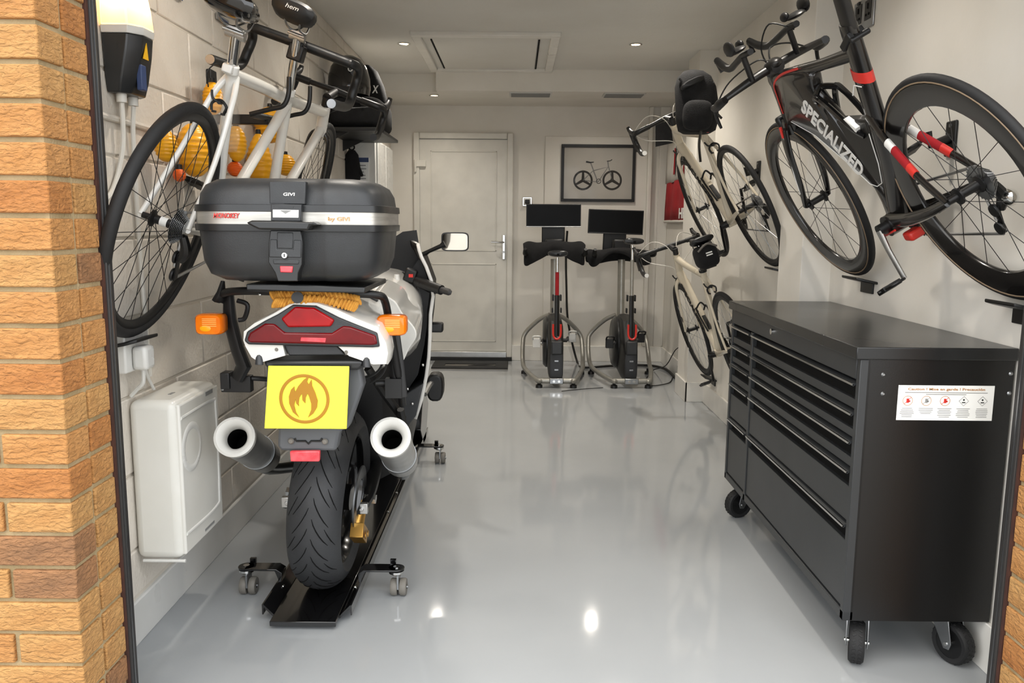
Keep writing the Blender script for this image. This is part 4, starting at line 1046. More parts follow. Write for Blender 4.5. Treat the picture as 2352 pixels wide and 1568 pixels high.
# handlebar, switchgear, mirrors
for s in (1, -1):
    f_ = (lambda p: p) if s > 0 else mir
    gb = mb().tube([f_(atY(x, y, Y)) for x, y, Y in ((925, 630, 3.28), (955, 645, 3.14), (968, 652, 3.10))], .012, 10).build('clip_on_bar', 'black', **W)
    g_ = mb().tube([f_(atY(x, y, Y)) for x, y, Y in ((958, 646, 3.13), (1014, 666, 3.045))], [.021, .019], 14).build('grip', 'black', gb, world=True)
    mb().tube([f_(atY(x, y, Y)) for x, y, Y in ((1012, 665, 3.05), (1016, 666, 3.045), (1032, 671, 3.03), (1037, 673, 3.03))], [.014, .013, .013, .007], 12).build('bar_end', 'seal', gb, world=True)
    sw = mb().box(f_(atY(943, 632, 3.14)), (.045, .05, .05), Matrix.Rotation(R(s * 20), 3, 'Y')).build('switch_block', 'black', gb, bevel=.006, world=True)
    mb().box(f_(atY(944, 633, 3.112)), (.016, .012, .012)).build('kill_switch', 'red', sw, world=True)
    mb().tube([f_(atY(x, y, Y)) for x, y, Y in ((950, 650, 3.22), (985, 668, 3.16), (1000, 672, 3.12))], .006, 8).build('brake_lever', 'black', gb, world=True)
    mb().cyl(f_(atY(911, 655, 3.10)), f_(atY(911, 630, 3.10)), .016, .010).build('fluid_reservoir', 'white', **W)
    f0 = f_
    if s < 0: f_ = lambda p: mir(p) + V((.13, 0, 0))
    mr = mb().tube([f_(atY(x, y, Y)) for x, y, Y in ((968, 588, 3.42), (985, 577, 3.38), (1012, 565, 3.36), (1022, 560, 3.36))], [.014, .008, .009, .016], 10).build('mirror_arm', 'black', **W)
    c_ = f_(atY(1045, 555, 3.36))
    mb().loft([sq(c_ + V((0, y, 0)), .057 * k, .039 * k, .35, 28) for y, k in ((0, .97), (.004, 1.0), (.03, .95), (.05, .6))]).build('mirror_shell', 'black', mr, world=True)
    mb().loft([sq(c_ + V((0, y, 0)), .052, .034, .35, 28) for y in (-.002, .0005)]).build('mirror_glass', 'mirror', mr, world=True)
    f_ = f0
    mk = f_(atY(1003, 751, 3.32))
    mb().box(mk, (.055, .05, .04)).build('front_indicator', 'black', bevel=.008, **W)
mb().loft([sq(atY(1000, 888, 3.45) + V((0, y, 0)), .036, .060, .7, 18) for y in (-.03, .0, .06)]).build('footrest_guard', 'black', bevel=.01, **W)
mb().tube(crv([atY(975, 905, 3.35), atY(990, 880, 3.42), atY(1000, 888, 3.45)]), .012, 8).build('footrest', 'alu', **W)
for s in (-1, 1): mb().tube([FC + ax * (s * .085), FC + ax * (s * .09) + V((0, -.26, .62))], .027, 12).build('fork_leg', 'steel', **W)
mb().loft([[FC + V((x, y_ * 1.0, z_)) for x in (-.062, .062)] + [FC + V((x * .7, y_, z_ + .03)) for x in (.06, -.06)] for y_, z_ in ((-.28, .12), (-.12, .285), (.08, .305), (.24, .19))]).build('front_mudguard', 'whitepaint', **W)
# silencers
for (ox, oy), (ex, ey), Y0, Y1 in (((538, 1003), (606, 1048), 2.36, 2.80), ((897, 1003), (922, 1058), 2.36, 2.80)):
    a = atY(ox, oy, Y0); e = atY(ex, ey, Y1); d = (e - a).normalized(); L = (e - a).length
    si = mb().lathe([(.047, .012), (.058, .02), (.058, L), (.03, L + .05), (.025, L + .05), (.025, L), (.04, .02)], a, d, 36, closed=True).build('silencer', 'alu', smooth=30, **W)
    mb().lathe([(.032, .055), (.034, .02), (.043, .002), (.053, -.004), (.0605, .001), (.0605, .022), (.055, .024), (.045, .012), (.034, .05)], a, d, 40, closed=True).build('end_cap', 'white', si, world=True)
    mb().lathe([(.0005, .20), (.0335, .20), (.0335, .05), (.0345, .05), (.0345, .206), (.0005, .206)], a, d, 28).build('outlet_bore', 'dark', si, world=True)
    mb().lathe([(.0585, L * .72), (.0605, L * .72), (.0605, L * .78), (.0585, L * .78)], a, d, 36, closed=True).build('strap', 'steel', si, world=True)
    mb().tube(crv([e, e + d * .12 + V((0, 0, -.03)), V((-.60 + (e.x + .6) * .5, 3.25, .30)), V((-.62, 3.45, .26))]), .024, 12).build('exhaust_pipe', 'steel', si, world=True)
mb().tube([atY(920, 940, 2.55), atY(932, 1000, 2.6)], .012, 8).build('silencer_bracket', 'black', **W)
# luggage rack
rk = mb()
rk.tube(crv([atY(x, y, Y) for x, y, Y in ((515, 690, 2.36), (512, 674, 2.33), (560, 668, 2.28), (680, 671, 2.26), (800, 674, 2.27), (868, 678, 2.30), (884, 692, 2.33), (894, 740, 2.36), (905, 800, 2.40), (918, 880, 2.45), (925, 930, 2.5))], 6), .0115, 10)
rkk = rk.build('luggage_rack', 'black', **W)
b = mb().tube([atY(x, y, 2.36) for x, y in ((525, 676), (528, 735), (545, 800), (560, 840), (545, 870))], [.014, .018, .018, .02, .016], 10, rb=[.02, .026, .026, .03, .022])
b.tube(crv([atY(x, y, 2.36) for x, y in ((545, 690), (568, 700), (562, 730), (548, 735))]), .007, 8)
b.build('left_pannier_bracket', 'black', **W)
b = mb().box(atY(545, 880, 2.38), (.09, .03, .05)).box(atY(522, 872, 2.38), (.028, .045, .05)).tube([atY(575, 868, 2.38), atY(640, 872, 2.42)], .008, 8)
b.build('pannier_clip', 'black', bevel=.006, **W)
mb().ell(atY(512, 893, 2.37), (.007, .007, .007), 10, 6).build('clip_screw', 'steel', **W)
mb().tube([atY(500, 690, 2.34), atY(508, 672, 2.33), atY(512, 645, 2.33)], [.018, .014, .006], 8, rb=[.012, .010, .006]).build('grab_tab', 'black', **W)
b = mb().tube([atY(x, y, 2.44) for x, y in ((902, 765), (908, 830), (920, 912))], [.022, .026, .022], 10, rb=.008, side=(0, 1, 0)).tube([atY(862, 880, 2.44), atY(925, 878, 2.46)], .011, 10).tube([atY(845, 845, 2.46), atY(880, 900, 2.5), atY(925, 960, 2.62)], .014, 8).box(atY(905, 890, 2.44), (.05, .03, .06))
b.build('right_pannier_bracket', 'black', bevel=0, **W)
b = mb().tube(crv([atY(x, y, 2.38) for x, y in ((868, 790), (880, 820), (870, 850), (840, 868), (805, 872))]), .004, 6).tube(crv([atY(x, y, 2.39) for x, y in ((874, 800), (887, 835), (876, 862), (850, 880))]), .003, 6)
b.build('wiring', 'cable', **W)
pl([(565, 652), (700, 654), (838, 660), (838, 673), (700, 670), (566, 666)], 2.16, .36, 'rack_plate', 'caseblack', None, .003)
mb().cyl(atY(683, 683, 2.20), atY(683, 683, 2.235), .016).build('rack_plug', 'black', **W)
for x, y in ((597, 676), (800, 681)): mb().ell(atY(x, y, 2.245), (.005, .005, .005), 8, 6).build('bolt', 'chrome', **W)
# indicators
for (x0, y0, x1, y1), st in (((451, 719, 517, 768), (530, 745)), ((866, 722, 935, 770), (880, 760))):
    a, e = atY(x0, y0, 2.30), atY(x1, y1, 2.30); c_ = (a + e) / 2
    hw, hh = abs(e.x - a.x) / 2, abs(e.z - a.z) / 2
    il = mb().loft([sq(c_ + V((0, y, 0)), hw * k, hh * k, .4, 28) for y, k in ((-.022, .86), (-.016, .97), (.0, 1.0), (.028, .98), (.034, .8))]).build('indicator', 'orange', smooth=50, **W)
    lb_ = mb()
    for k in range(5): lb_.box(c_ + V((hw * .1, -.0225, hh * (.55 - k * .17))), (hw * 1.0, .002, .002))
    lb_.build('lens_ribs', M('amber_rib', 'F8B860', 0.3), il, world=True)
    mb().ell(c_ + V((-hw * .2, -.0215, -hh * .35)), (hw * .42, .002, hh * .3), 16, 8).build('painted_bulb_glow', M('amber_glow', 'F2A810', 0.25), il, world=True)  # glow inside the lens, put in as a lighter amber patch
    mb().cyl(c_ + V((0, .03, 0)), atY(st[0], st[1], 2.38), .014).build('indicator_stalk', 'black', il, world=True)

# ================================================================ TOP CASE
tcx, tcy = -.600, 2.315
Zp = lambda y: atY(690, y, 2.13).z
ca = thing('motorcycle_top_case', 'large dark grey hard top case with brushed band on the motorcycle rack', 'luggage case', (tcx, tcy, Zp(650)))
W = dict(parent=ca, world=True)
XA, YA_ = V((1, 0, 0)), V((0, 1, 0))
xcol = atY(667, 500, 2.112).x
def rr(z, hw, hd, e=.34, n=160, val=1.0):
    out = []
    for p in sq((tcx, tcy, z), hw, hd, e, n, XA, YA_):
        if p.y < tcy - hd * .6:
            d_ = abs(p.x - xcol); k_ = max(0.0, min(1.0, (d_ - .040) / .010)) * max(0.0, min(1.0, (.082 - d_) / .016))
            p = V((p.x, p.y + .014 * k_ * val, p.z))
        out.append(p)
    return out
mb().loft([rr(Zp(650), .17, .12), rr(Zp(647), .195, .15), rr(Zp(632), .226, .18), rr(Zp(600), .240, .193), rr(Zp(528), .248, .198)]).build('case_base', 'casegrey', smooth=50, **W)
mb().loft([rr(Zp(532), .250, .200), rr(Zp(531), .256, .206), rr(Zp(516), .257, .207), rr(Zp(515), .252, .203)]).build('lower_rim', 'caseblack', smooth=50, **W)
mb().loft([rr(Zp(516), .2535, .2035), rr(Zp(487), .2535, .2035)]).build('metal_band', 'brush', smooth=50, **W)
mb().loft([rr(Zp(487), .252, .203), rr(Zp(486), .257, .207), rr(Zp(471), .256, .206), rr(Zp(470), .250, .200)]).build('upper_rim', 'caseblack', smooth=50, **W)
mb().loft([rr(Zp(471), .247, .197), rr(Zp(445), .243, .193), rr(Zp(424), .230, .182), rr(Zp(411), .205, .160), rr(Zp(407), .17, .125), rr(Zp(405), .08, .06)]).build('lid', 'casegrey', smooth=50, **W)
def cp(pts, dep, name, m, parent=ca, bevel=.002, Y=2.112): 
    return mb().prism([atY(x, y, Y - dep) for x, y in pts], (0, dep + .03, 0)).build(name, m, parent, world=True, bevel=bevel)
c6 = lambda L: [(430 + x / 4.612, 390 + y / 4.612) for x, y in L]
lt = cp(c6([(885, 360), (1210, 365), (1205, 545), (885, 540)]), .010, 'latch_lid_plate', 'casegrey')
cp(c6([(868, 120), (1255, 122), (1250, 365), (872, 360)]), -.006, 'lid_panel', 'casegrey')
cp(c6([(905, 420), (1180, 425), (1178, 508), (905, 505)]), .0115, 'sticker', 'paper', lt, .001)
cp(c6([(980, 427), (1105, 430), (1040, 465)]), .0122, 'sticker_mark', 'printgrey', lt, 0)
cp(c6([(965, 385), (1125, 388), (1122, 405), (965, 402)]), .011, 'latch_slot', 'caseblack', lt, .0)
lp_ = cp(c6([(880, 640), (1205, 645), (1220, 770), (1215, 1000), (1175, 1090), (1170, 1180), (960, 1180), (930, 1090), (860, 980), (862, 770)]), .008, 'latch_base_plate', 'caseblack')
cp(c6([(878, 735), (948, 738), (948, 840), (1122, 845), (1128, 742), (1205, 745), (1205, 930), (865, 925)]), .011, 'latch_flap', 'casegrey', lp_)
cp(c6([(950, 660), (1120, 662), (1118, 835), (952, 832)]), .010, 'latch_tongue', 'casegrey', lp_)
cp(c6([(905, 950), (1185, 955), (1180, 1000), (915, 998)]), .010, 'latch_lip', 'casegrey', lp_)
kq = atY(430 + 1032 / 4.612, 390 + 905 / 4.612, 2.10)
mb().lathe([(.0005, .004), (.007, .004), (.0095, .0), (.0095, -.006), (.0005, -.006)], kq, (0, -1, 0), 20).build('key_lock', 'chrome', lp_, world=True)
mb().box(kq + V((0, -.0045, 0)), (.002, .002, .008)).build('key_slot', 'dark', lp_, world=True)
cp(c6([(980, 1018), (1118, 1022), (1110, 1088), (985, 1085)]), .012, 'reflector', 'reflector', lp_)
hl = [(620, 560), (680, 535), (1000, 538), (1330, 550), (1390, 585), (1300, 590), (1280, 640), (760, 632), (690, 600)]
mb().prism([atY(x, y, 2.075) for x, y in c6(hl)], (0, .05, 0)).build('carry_handle', 'caseblack', ca, world=True, bevel=.006)
text('mono', atY(520, 495, 2.1095), U, Z_, .068, .0135, 'red', ca, True)
text('givi', atY(778, 504, 2.1095), U, Z_, .056, .0130, 'printorange', ca, True)
text('giviw', atY(664, 446, 2.117), U, Z_, .030, .008, 'paper', ca, True)

# ================================================================ ROPE under the rack
rp = thing('rope_coil', 'orange braided rope tucked between tail lamp and luggage rack', 'rope', atY(725, 700, 2.26))
for r_i, (pts, Yr) in enumerate(((((628, 680), (650, 678), (690, 674), (740, 676), (790, 682), (824, 688)), 2.232), (((632, 695), (655, 694), (700, 687), (750, 690), (795, 698), (818, 704)), 2.222))):
    pth = crv([atY(x, y, Yr + .012 * (i % 2)) for i, (x, y) in enumerate(pts)], 6)
    b = mb().tube(pth, .012, 10)
    n_ = 24
    for k in range(n_):
        f_ = k / (n_ - 1) * (len(pth) - 1); i0 = min(int(f_), len(pth) - 2)
        p = pth[i0].lerp(pth[i0 + 1], f_ - i0)
        b.ell(p + V((0, -.006, 0)), (.0062, .0085, .0165), 10, 8, Matrix.Rotation(R(28 if r_i else -28), 3, 'Y'))
    b.build('braid', 'rope', rp, world=True)
# ================================================================ INDOOR TRAINERS AT THE BACK
def trainer(label, X, Y, rot, ped_m, dz=0):
    m = Matrix.Translation((X, Y, 0)) @ Matrix.Rotation(rot, 4, 'Z')
    t = thing('indoor_exercise_bike', label, 'exercise bike', mat=m, group='indoor exercise bikes by the back wall')
    f = mb().tube([(-.145, 0, .055), (.145, 0, .055)], .022, 10, rb=.022)
    for s in (-1, 1):
        f.tube(crv([(s * .12, 0, .055), (s * .15, .015, .055), (s * .235, .42, .065), (s * .258, .62, .10), (s * .258, .74, .24), (s * .235, .78, .33), (s * .12, .74, .45), (s * .03, .70, .50)], 5), .019, 10)
    f.build('base_frame', 'gunmetal', t)
    mb().box((0, -.012, .055), (.11, .03, .046)).build('front_plate', 'steel', t, bevel=.006)
    for x in (-.02, .02): mb().cyl((x, -.025, .055), (x, -.031, .055), .010).build('bolt', 'chrome', t)
    for x, y in ((-.135, 0), (.135, 0), (-.245, .60), (.245, .60)):
        mb().lathe([(.0005, 0), (.028, 0), (.026, .022), (.012, .03), (.012, .05), (.0005, .05)], (x, y, 0), (0, 0, 1), 18).build('foot', 'black', t)
    mb().loft([sq((0, y, z), hw, hh, .4, 20) for y, z, hw, hh in ((.03, .17, .050, .115), (.06, .19, .056, .15), (.20, .27, .062, .24), (.45, .30, .062, .24), (.58, .32, .045, .18))]).build('drive_housing', 'black', t)
    mb().lathe([(.0005, -.068), (.19, -.062), (.215, -.04), (.215, .04), (.19, .062), (.0005, .068)], (-.03, .46, .30), (1, 0, 0), 36).build('flywheel_cover', 'caseblack', t)
    mb().bx((-.045, .0, .26), (.045, .05, .37)).build('control_panel', 'casegrey', t, bevel=.012)
    for z in (.21, .14): mb().box((0, .018, z), (.03, .012, .012)).build('badge', 'steel', t)
    mb().tube(crv([(-.03, .03, .50), (-.028, .02, .41), (0, .012, .385), (.028, .02, .41), (.03, .03, .50)]), .008, 8).build('red_trim', 'red', t)
    sp = mb().tube([(0, .06, .40), (0, .10, .72)], .022, 10, rb=.018).build('seat_tube', 'black', t)
    mb().tube([(0, .095, .70), (0, .12, .90 + dz)], .015, 10).build('seat_mast', 'redcloth' if not dz else 'gunmetal', sp)
    mb().tube([(0, .118, .88 + dz), (0, .13, 1.015 + dz)], .012, 10).build('seatpost', 'chrome', sp)
    for s in (-1, 1):
        mb().box((s * .03, .12, .70), (.014, .04, .05)).build('adjuster_lever', 'black', sp, bevel=.004)
        mb().box((s * .034, .12, .60), (.012, .04, .04)).build('adjuster_lever', 'black', sp, bevel=.004)
    rings = []
    for y_, hw, hh in ((.03, .035, .012), (.04, .075, .022), (.08, .080, .026), (.14, .05, .022), (.20, .024, .018), (.27, .018, .013), (.285, .008, .006)):
        rings.append(sq((0, y_, dz + 1.045 + .012 * abs(y_ - .14) * 4), hw, hh, .8, 18))
    sd = mb().loft(rings).build('saddle', 'caseblack', t)
    mb().bx((-.01, .025, dz + 1.03), (.01, .034, dz + 1.05)).build('saddle_groove', 'dark', sd)
    fp_ = mb().tube([(0, .62, .42), (0, .66, .98)], .028, 12, rb=.032).build('front_post', 'gunmetal', t)
    mb().tube(crv([(-.24, .60, 1.02), (-.22, .68, 1.045), (0, .69, 1.045), (.22, .68, 1.045), (.24, .60, 1.02)]), .015, 10).build('handlebar', 'black', t)
    for s in (-1, 1):
        mb().tube(crv([(s * .235, .61, 1.02), (s * .25, .52, 1.03), (s * .25, .47, 1.07)]), [.018, .02, .014], 10).build('brake_hood', 'black', t)
    mb().bx((-.075, .64, 1.05), (.075, .74, 1.15)).build('computer_mount', 'black', t, bevel=.015)
    cr = mb().cyl((-.10, .33, .33), (.10, .33, .33), .016).build('crank_axle', 'black', t)
    for s in (-1, 1):
        mb().tube([(s * .105, .33, .33), (s * .112, .33 + s * .16, .33)], .014, 8, rb=.008).build('crank_arm', 'black', cr)
        pd = V((s * .155, .33 + s * .16, .33))
        mb().cyl((s * .11, pd.y, .33), pd, .007).box(pd, (.062, .03, .075)).tube(crv([pd + V((-.03, -.02, .03)), pd + V((-.025, -.06, .06)), pd + V((.025, -.06, .06)), pd + V((.03, -.02, .03))]), .008, 6).build('pedal', ped_m, cr, bevel=.006)
    return t
trainer('indoor exercise bike with white pedals nearer the door', .331, 6.262, R(0), 'white')
trainer('indoor exercise bike with black pedals next to the right wall', .922, 6.275, R(1.5), 'black', .10)
def towel(label, xs, top, hem, Y, grp='black cloths over exercise bike handlebars'):
    # columns across the handlebar: up over the bar from behind, down to the hem
    t = thing('handlebar_cloth', label, 'cloth', atY(xs[0], top[0], Y), group=grp)
    n = len(xs); vs = []; fs = []; rows_ = 7
    for i in range(n):
        a = atY(xs[i], top[i], Y); h_ = atY(xs[i], hem[i], Y - .1)
        w_ = .016 * math.sin(i * 2.1)
        col_ = [V((a.x, Y + .075, a.z - .12)), V((a.x, Y + .06, a.z - .03)), V((a.x, Y + .015, a.z)), V((a.x, Y - .045 + w_ * .3, a.z - .012)),
                V((a.x * .6 + h_.x * .4, Y - .085 + w_, a.z * .65 + h_.z * .35)), V((a.x * .25 + h_.x * .75, Y - .095 + w_ * 1.5, a.z * .3 + h_.z * .7)), V((h_.x, Y - .09 + w_ * 2, h_.z))]
        vs += col_
    for i in range(n - 1):
        for j in range(rows_ - 1): fs.append((i * rows_ + j, (i + 1) * rows_ + j, (i + 1) * rows_ + j + 1, i * rows_ + j + 1))
    o = mb().add(vs, fs).build('cloth', 'fabric', t, world=True, smooth=80)
    md = o.modifiers.new('sub', 'SUBSURF'); md.levels = 1; md.render_levels = 2
    md = o.modifiers.new('solid', 'SOLIDIFY'); md.thickness = .012
towel('black cloth draped over the handlebar of the exercise bike nearer the door', [1203, 1214, 1232, 1252, 1275, 1298, 1318, 1335, 1342], [560, 553, 560, 556, 553, 556, 558, 553, 562], [612, 610, 600, 588, 575, 590, 602, 606, 612], 6.93)
towel('black cloth bunched over the handlebar of the exercise bike by the right wall', [1346, 1356, 1372, 1390, 1412, 1440, 1462, 1482, 1492], [572, 569, 575, 570, 566, 566, 570, 572, 580], [590, 616, 612, 590, 578, 585, 604, 612, 606], 6.93)
def monitor(label, p, Y, grp='monitors above the exercise bikes'):
    a, b_ = atY(p[0], p[1], Y), atY(p[2], p[3], Y)
    c = (a + b_) / 2; w_, h_ = abs(b_.x - a.x), abs(a.z - b_.z)
    rt = Matrix.Translation(c) @ Matrix.Rotation(R(-p[4]), 4, 'Y')
    t = thing('monitor', label, 'monitor', mat=rt, group=grp)
    mb().bx((-w_ / 2, 0, -h_ / 2), (w_ / 2, .03, h_ / 2)).build('casing', 'black', t, bevel=.004)
    mb().bx((-w_ / 2 + .008, -.002, -h_ / 2 + .012), (w_ / 2 - .008, .002, h_ / 2 - .008)).build('screen', 'screen', t)
    mb().bx((-w_ / 2, -.004, -h_ / 2), (w_ / 2, .028, -h_ / 2 + .008)).build('bottom_bezel', p[5], t, bevel=.002)
    mb().bx((-.10, .02, -h_ / 2 - .15), (.10, .05, .02)).build('mount_plate', 'black', t, bevel=.008)
    mb().tube([(0, .05, -.02), (0, .12, -.06), (0, .12, -h_ / 2 - .12)], .02, 10).build('mount_arm', 'black', t)
monitor('wide black monitor above the exercise bike nearer the door', (1209, 468, 1334, 522, .3, 'alu'), 7.06)
monitor('wide black monitor tilted above the exercise bike by the right wall', (1352, 481, 1477, 538, -1.5, 'black'), 7.06)
def cable(label, pts, r, m, cat='cable', name='power_cable', k=8):
    o = mb().tube(crv(pts, k), r, 8).build(name, m); return tag(o, label, cat)
cable('black power cable hanging from the left monitor down to the floor', [atY(1303, 530, 7.40), atY(1300, 580, 7.42), atY(1301, 660, 7.42), atY(1305, 740, 7.42), V((.58, 7.42, .02)), atZ(1340, 843, .010), atZ(1400, 840, .010), atZ(1455, 838, .010)], .010, 'cable')
cable('thick black cable looping over the floor to the right wall', [atZ(1462, 838, .012), atZ(1500, 840, .012), atZ(1530, 848, .012), atZ(1548, 864, .012), V((1.345, 6.55, .03)), V((1.362, 6.62, .12))], .011, 'cable')
cable('thin wire trailing from the right exercise bike up the wall corner', [atZ(1482, 872, .006), atZ(1500, 850, .006), V((1.28, 6.75, .10)), V((1.33, 6.60, .26)), V((1.372, 6.40, .33))], .004, 'cable', name='thin_wire')
cable('thin wire lying on the floor beside the exercise bike foot', [atZ(1492, 886, .006), atZ(1515, 884, .006), atZ(1538, 878, .006), atZ(1545, 866, .006)], .004, 'cable', name='thin_wire')
cable('thin wire on the floor joining the two exercise bikes', [atZ(1290, 898, .006), atZ(1340, 893, .006), atZ(1385, 890, .006)], .003, 'cable', name='thin_wire')

# ================================================================ PICTURE, SOCKETS, MAT
a, b_ = atY(1290, 331, 7.52), atY(1457, 464, 7.52)
c = (a + b_) / 2; w_, h_ = abs(b_.x - a.x), abs(a.z - b_.z); fw_ = .026
YP = BY - .0165
pic = thing('framed_picture', 'black framed print of a bicycle with three-spoke wheels on the back wall', 'picture', (c.x, YP, c.z))
for nm, q in (('h', 1), ('h', -1)): mb().bx((-w_ / 2, -.022, q * h_ / 2 - (fw_ if q > 0 else 0)), (w_ / 2, 0, q * h_ / 2 + (0 if q > 0 else fw_))).build('frame_rail', 'black', pic, bevel=.002)
for q in (1, -1): mb().bx((q * w_ / 2 - (fw_ if q > 0 else 0), -.022, -h_ / 2 + fw_), (q * w_ / 2 + (0 if q > 0 else fw_), 0, h_ / 2 - fw_)).build('frame_stile', 'black', pic, bevel=.002)
pp = mb().bx((-w_ / 2 + fw_, -.008, -h_ / 2 + fw_), (w_ / 2 - fw_, -.002, h_ / 2 - fw_)).build('print', M('print_paper', 'CFCAC0', .6), pic)
def PP(x, y): q = atY(x, y, YP - .009); return V((q.x - c.x, -.009, q.z - c.z))
art = mb()
for x, y in ((1339, 414), (1406, 414)):
    o_ = PP(x, y); art.torus(o_, (0, 1, 0), .080, .009, 40, 6, .0008)
    for k in range(3):
        an = R(90 + 120 * k); art.tube([o_, o_ + V((math.cos(an), 0, math.sin(an))) * .08], [.014, .009], 6, rb=.0008, side=(0, 1, 0))
art.build('print_wheels', M('print_dark', '2E2A26', .6), pic)
art = mb()
for L in ([(1339, 414), (1362, 392), (1373, 418), (1339, 414)], [(1362, 392), (1397, 383), (1374, 418)], [(1357, 374), (1373, 418)], [(1406, 414), (1397, 380), (1396, 370)]):
    art.tube([PP(*p) for p in L], .0055, 5, rb=.0008, side=(0, 1, 0))
art.build('print_frame', 'printgrey', pic)
art = mb().tube([PP(1346, 371), PP(1356, 373), PP(1364, 372)], [.008, .007, .004], 5, rb=.0008, side=(0, 1, 0)).tube([PP(1394, 370), PP(1402, 369), PP(1406, 366)], .004, 5, rb=.0008, side=(0, 1, 0)).torus(PP(1375, 416), (0, 1, 0), .02, .003, 20, 5, .0008)
art.build('print_saddle', 'print_dark' if 'print_dark' in mt else 'black', pic)
mb().bx((-w_ / 2 + fw_, -.0145, -h_ / 2 + fw_), (w_ / 2 - fw_, -.0125, h_ / 2 - fw_)).build('glass', 'glass', pic)
q = atY(1211, 463, BY)
so_ = thing('wall_socket', 'small chrome wall socket with black plug beside the left monitor', 'socket', (q.x, BY, q.z))
mb().bx((-.044, -.010, -.042), (.044, 0, .042)).build('plate', 'chrome', so_, bevel=.004)
mb().bx((-.034, -.013, -.032), (.034, -.009, .032)).build('insert', 'white', so_, bevel=.002)
mb().bx((-.022, -.045, -.020), (.022, -.012, .018)).build('plug', 'black', so_, bevel=.006)
a, b_ = atX(1968, 20, RX), atX(2008, 40, RX)
sr_ = thing('wall_socket', 'brushed metal double socket with black inserts high on the right wall', 'socket', (RX, (a.y + b_.y) / 2, 2.115))
mb().bx((-.008, -.095, -.062), (0, .095, .062)).build('plate', 'steel', sr_, bevel=.003)
for y in (-.045, .045):
    i_ = mb().bx((-.010, y - .030, -.030), (-.007, y + .030, .045)).build('outlet', 'black', sr_, bevel=.002)
    mb().bx((-.012, y - .004, .012), (-.009, y + .004, .032)).bx((-.012, y - .018, -.014), (-.009, y - .008, -.006)).bx((-.012, y + .008, -.014), (-.009, y + .018, -.006)).build('pin_hole', 'dark', i_)
    mb().bx((-.014, y - .010, .046), (-.008, y + .010, .058)).build('switch', 'black', sr_, bevel=.002)
mx0, mx1, my0, my1 = -.735, -.058, 7.03, 7.40
mt_ = thing('door_mat', 'black rubber mat with slots on the floor before the back door', 'mat', ((mx0 + mx1) / 2, (my0 + my1) / 2, 0))
W = dict(parent=mt_, world=True)
mb().bx((mx0, my0, 0), (mx1, my1, .008)).build('base', 'kick', **W)
mb().bx((mx0, my0, .002), (mx1, my0 + .10, .016)).build('edge_strip', 'matblack', bevel=.003, **W)
mb().bx((mx0, my1 - .16, .002), (mx1, my1, .016)).build('edge_strip', 'matblack', bevel=.003, **W)
for xx in (mx0, mx1 - .11): mb().bx((xx, my0 + .1, .002), (xx + .11, my1 - .16, .016)).build('end_strip', 'matblack', **W)
mb().tube(crv([(mx0 + .33, my0 + .11, .012), (mx0 + .40, my0 + .15, .014), (mx0 + .48, my0 + .14, .014), (mx0 + .56, my0 + .11, .012)]), .022, 8, rb=.005, side=(0, 0, 1)).build('scroll_bar', 'matblack', **W)

# ================================================================ LEFT WALL FITTINGS
# garage door opener with lit cover
op = thing('garage_door_opener', 'dark grey garage door opener with glowing lamp cover high by the brick pier', 'door opener', (LX, 2.40, 1.60))
W = dict(parent=op, world=True)
def oring(z, y0, y1, d, ch=.03): return [V((LX + .002, y0, z)), V((LX + d - ch, y0, z)), V((LX + d, y0 + ch * 1.2, z)), V((LX + d, y1 - ch, z)), V((LX + d - ch, y1, z)), V((LX + .002, y1, z))]
zs = lambda y: atY(300, y, 2.33).z
mb().loft([oring(zs(212), 2.325, 2.462, .058, .022), oring(zs(180), 2.318, 2.456, .076), oring(zs(120), 2.313, 2.445, .094), oring(zs(78), 2.31, 2.437, .103)]).build('motor_housing', 'caseblack', bevel=.004, **W)
mb().loft([oring(zs(78), 2.309, 2.438, .104), oring(zs(60), 2.307, 2.440, .107)]).build('grey_band', 'plinth', bevel=.002, **W)
mb().loft([oring(zs(60), 2.308, 2.439, .106), oring(zs(10), 2.31, 2.435, .102), oring(zs(-60), 2.32, 2.43, .088), oring(zs(-140), 2.34, 2.42, .055)]).build('lamp_cover', 'bulbcover', bevel=.004, **W)
ld = bpy.data.lights.new('opener_bulb', 'POINT'); ld.energy = 2.2; ld.color = (1.0, 0.72, 0.40); ld.shadow_soft_size = 0.03
lo = bpy.data.objects.new('opener_bulb', ld); col.objects.link(lo); lo.parent = op; lo.matrix_world = WM[op].inverted() @ Matrix.Translation((LX + .05, 2.37, zs(-25)))
lo.location = V((LX + .05, 2.37, zs(-25))) - WM[op].translation
q = atX(341, 122, LX + .1)
mb().prism([(LX + .0955, q.y - .028, q.z - .02), (LX + .0955, q.y + .005, q.z - .02), (LX + .099, q.y - .011, q.z + .025)], (.002, 0, 0)).build('warning_triangle', 'yellow', **W)
mb().bx((LX + .074, q.y - .028, q.z - .105), (LX + .090, q.y + .004, q.z - .035)).build('blue_badge', 'dblue', bevel=.003, **W)
for dy in (2.36, 2.43):
    mb().cyl((LX + .025, dy, zs(232)), (LX + .025, dy, zs(208)), .014).build('cable_gland', 'whitecable', **W)
cable('white cable running down the left wall from the door opener gland nearest the bricks', [(LX + .025, 2.36, zs(232)), (LX + .022, 2.36, 1.5), (LX + .012, 2.345, 1.42), (LX + .012, 2.30, 1.36), (LX + .012, 2.25, 1.33)], .007, 'whitecable', name='white_cable')
cable('long white cable dropping straight down the left wall to the plug', [(LX + .025, 2.43, zs(232)), (LX + .014, 2.44, 1.5), (LX + .010, 2.45, 1.2), (LX + .010, 2.46, .98), (LX + .010, 2.47, .80)], .007, 'whitecable', name='white_cable')
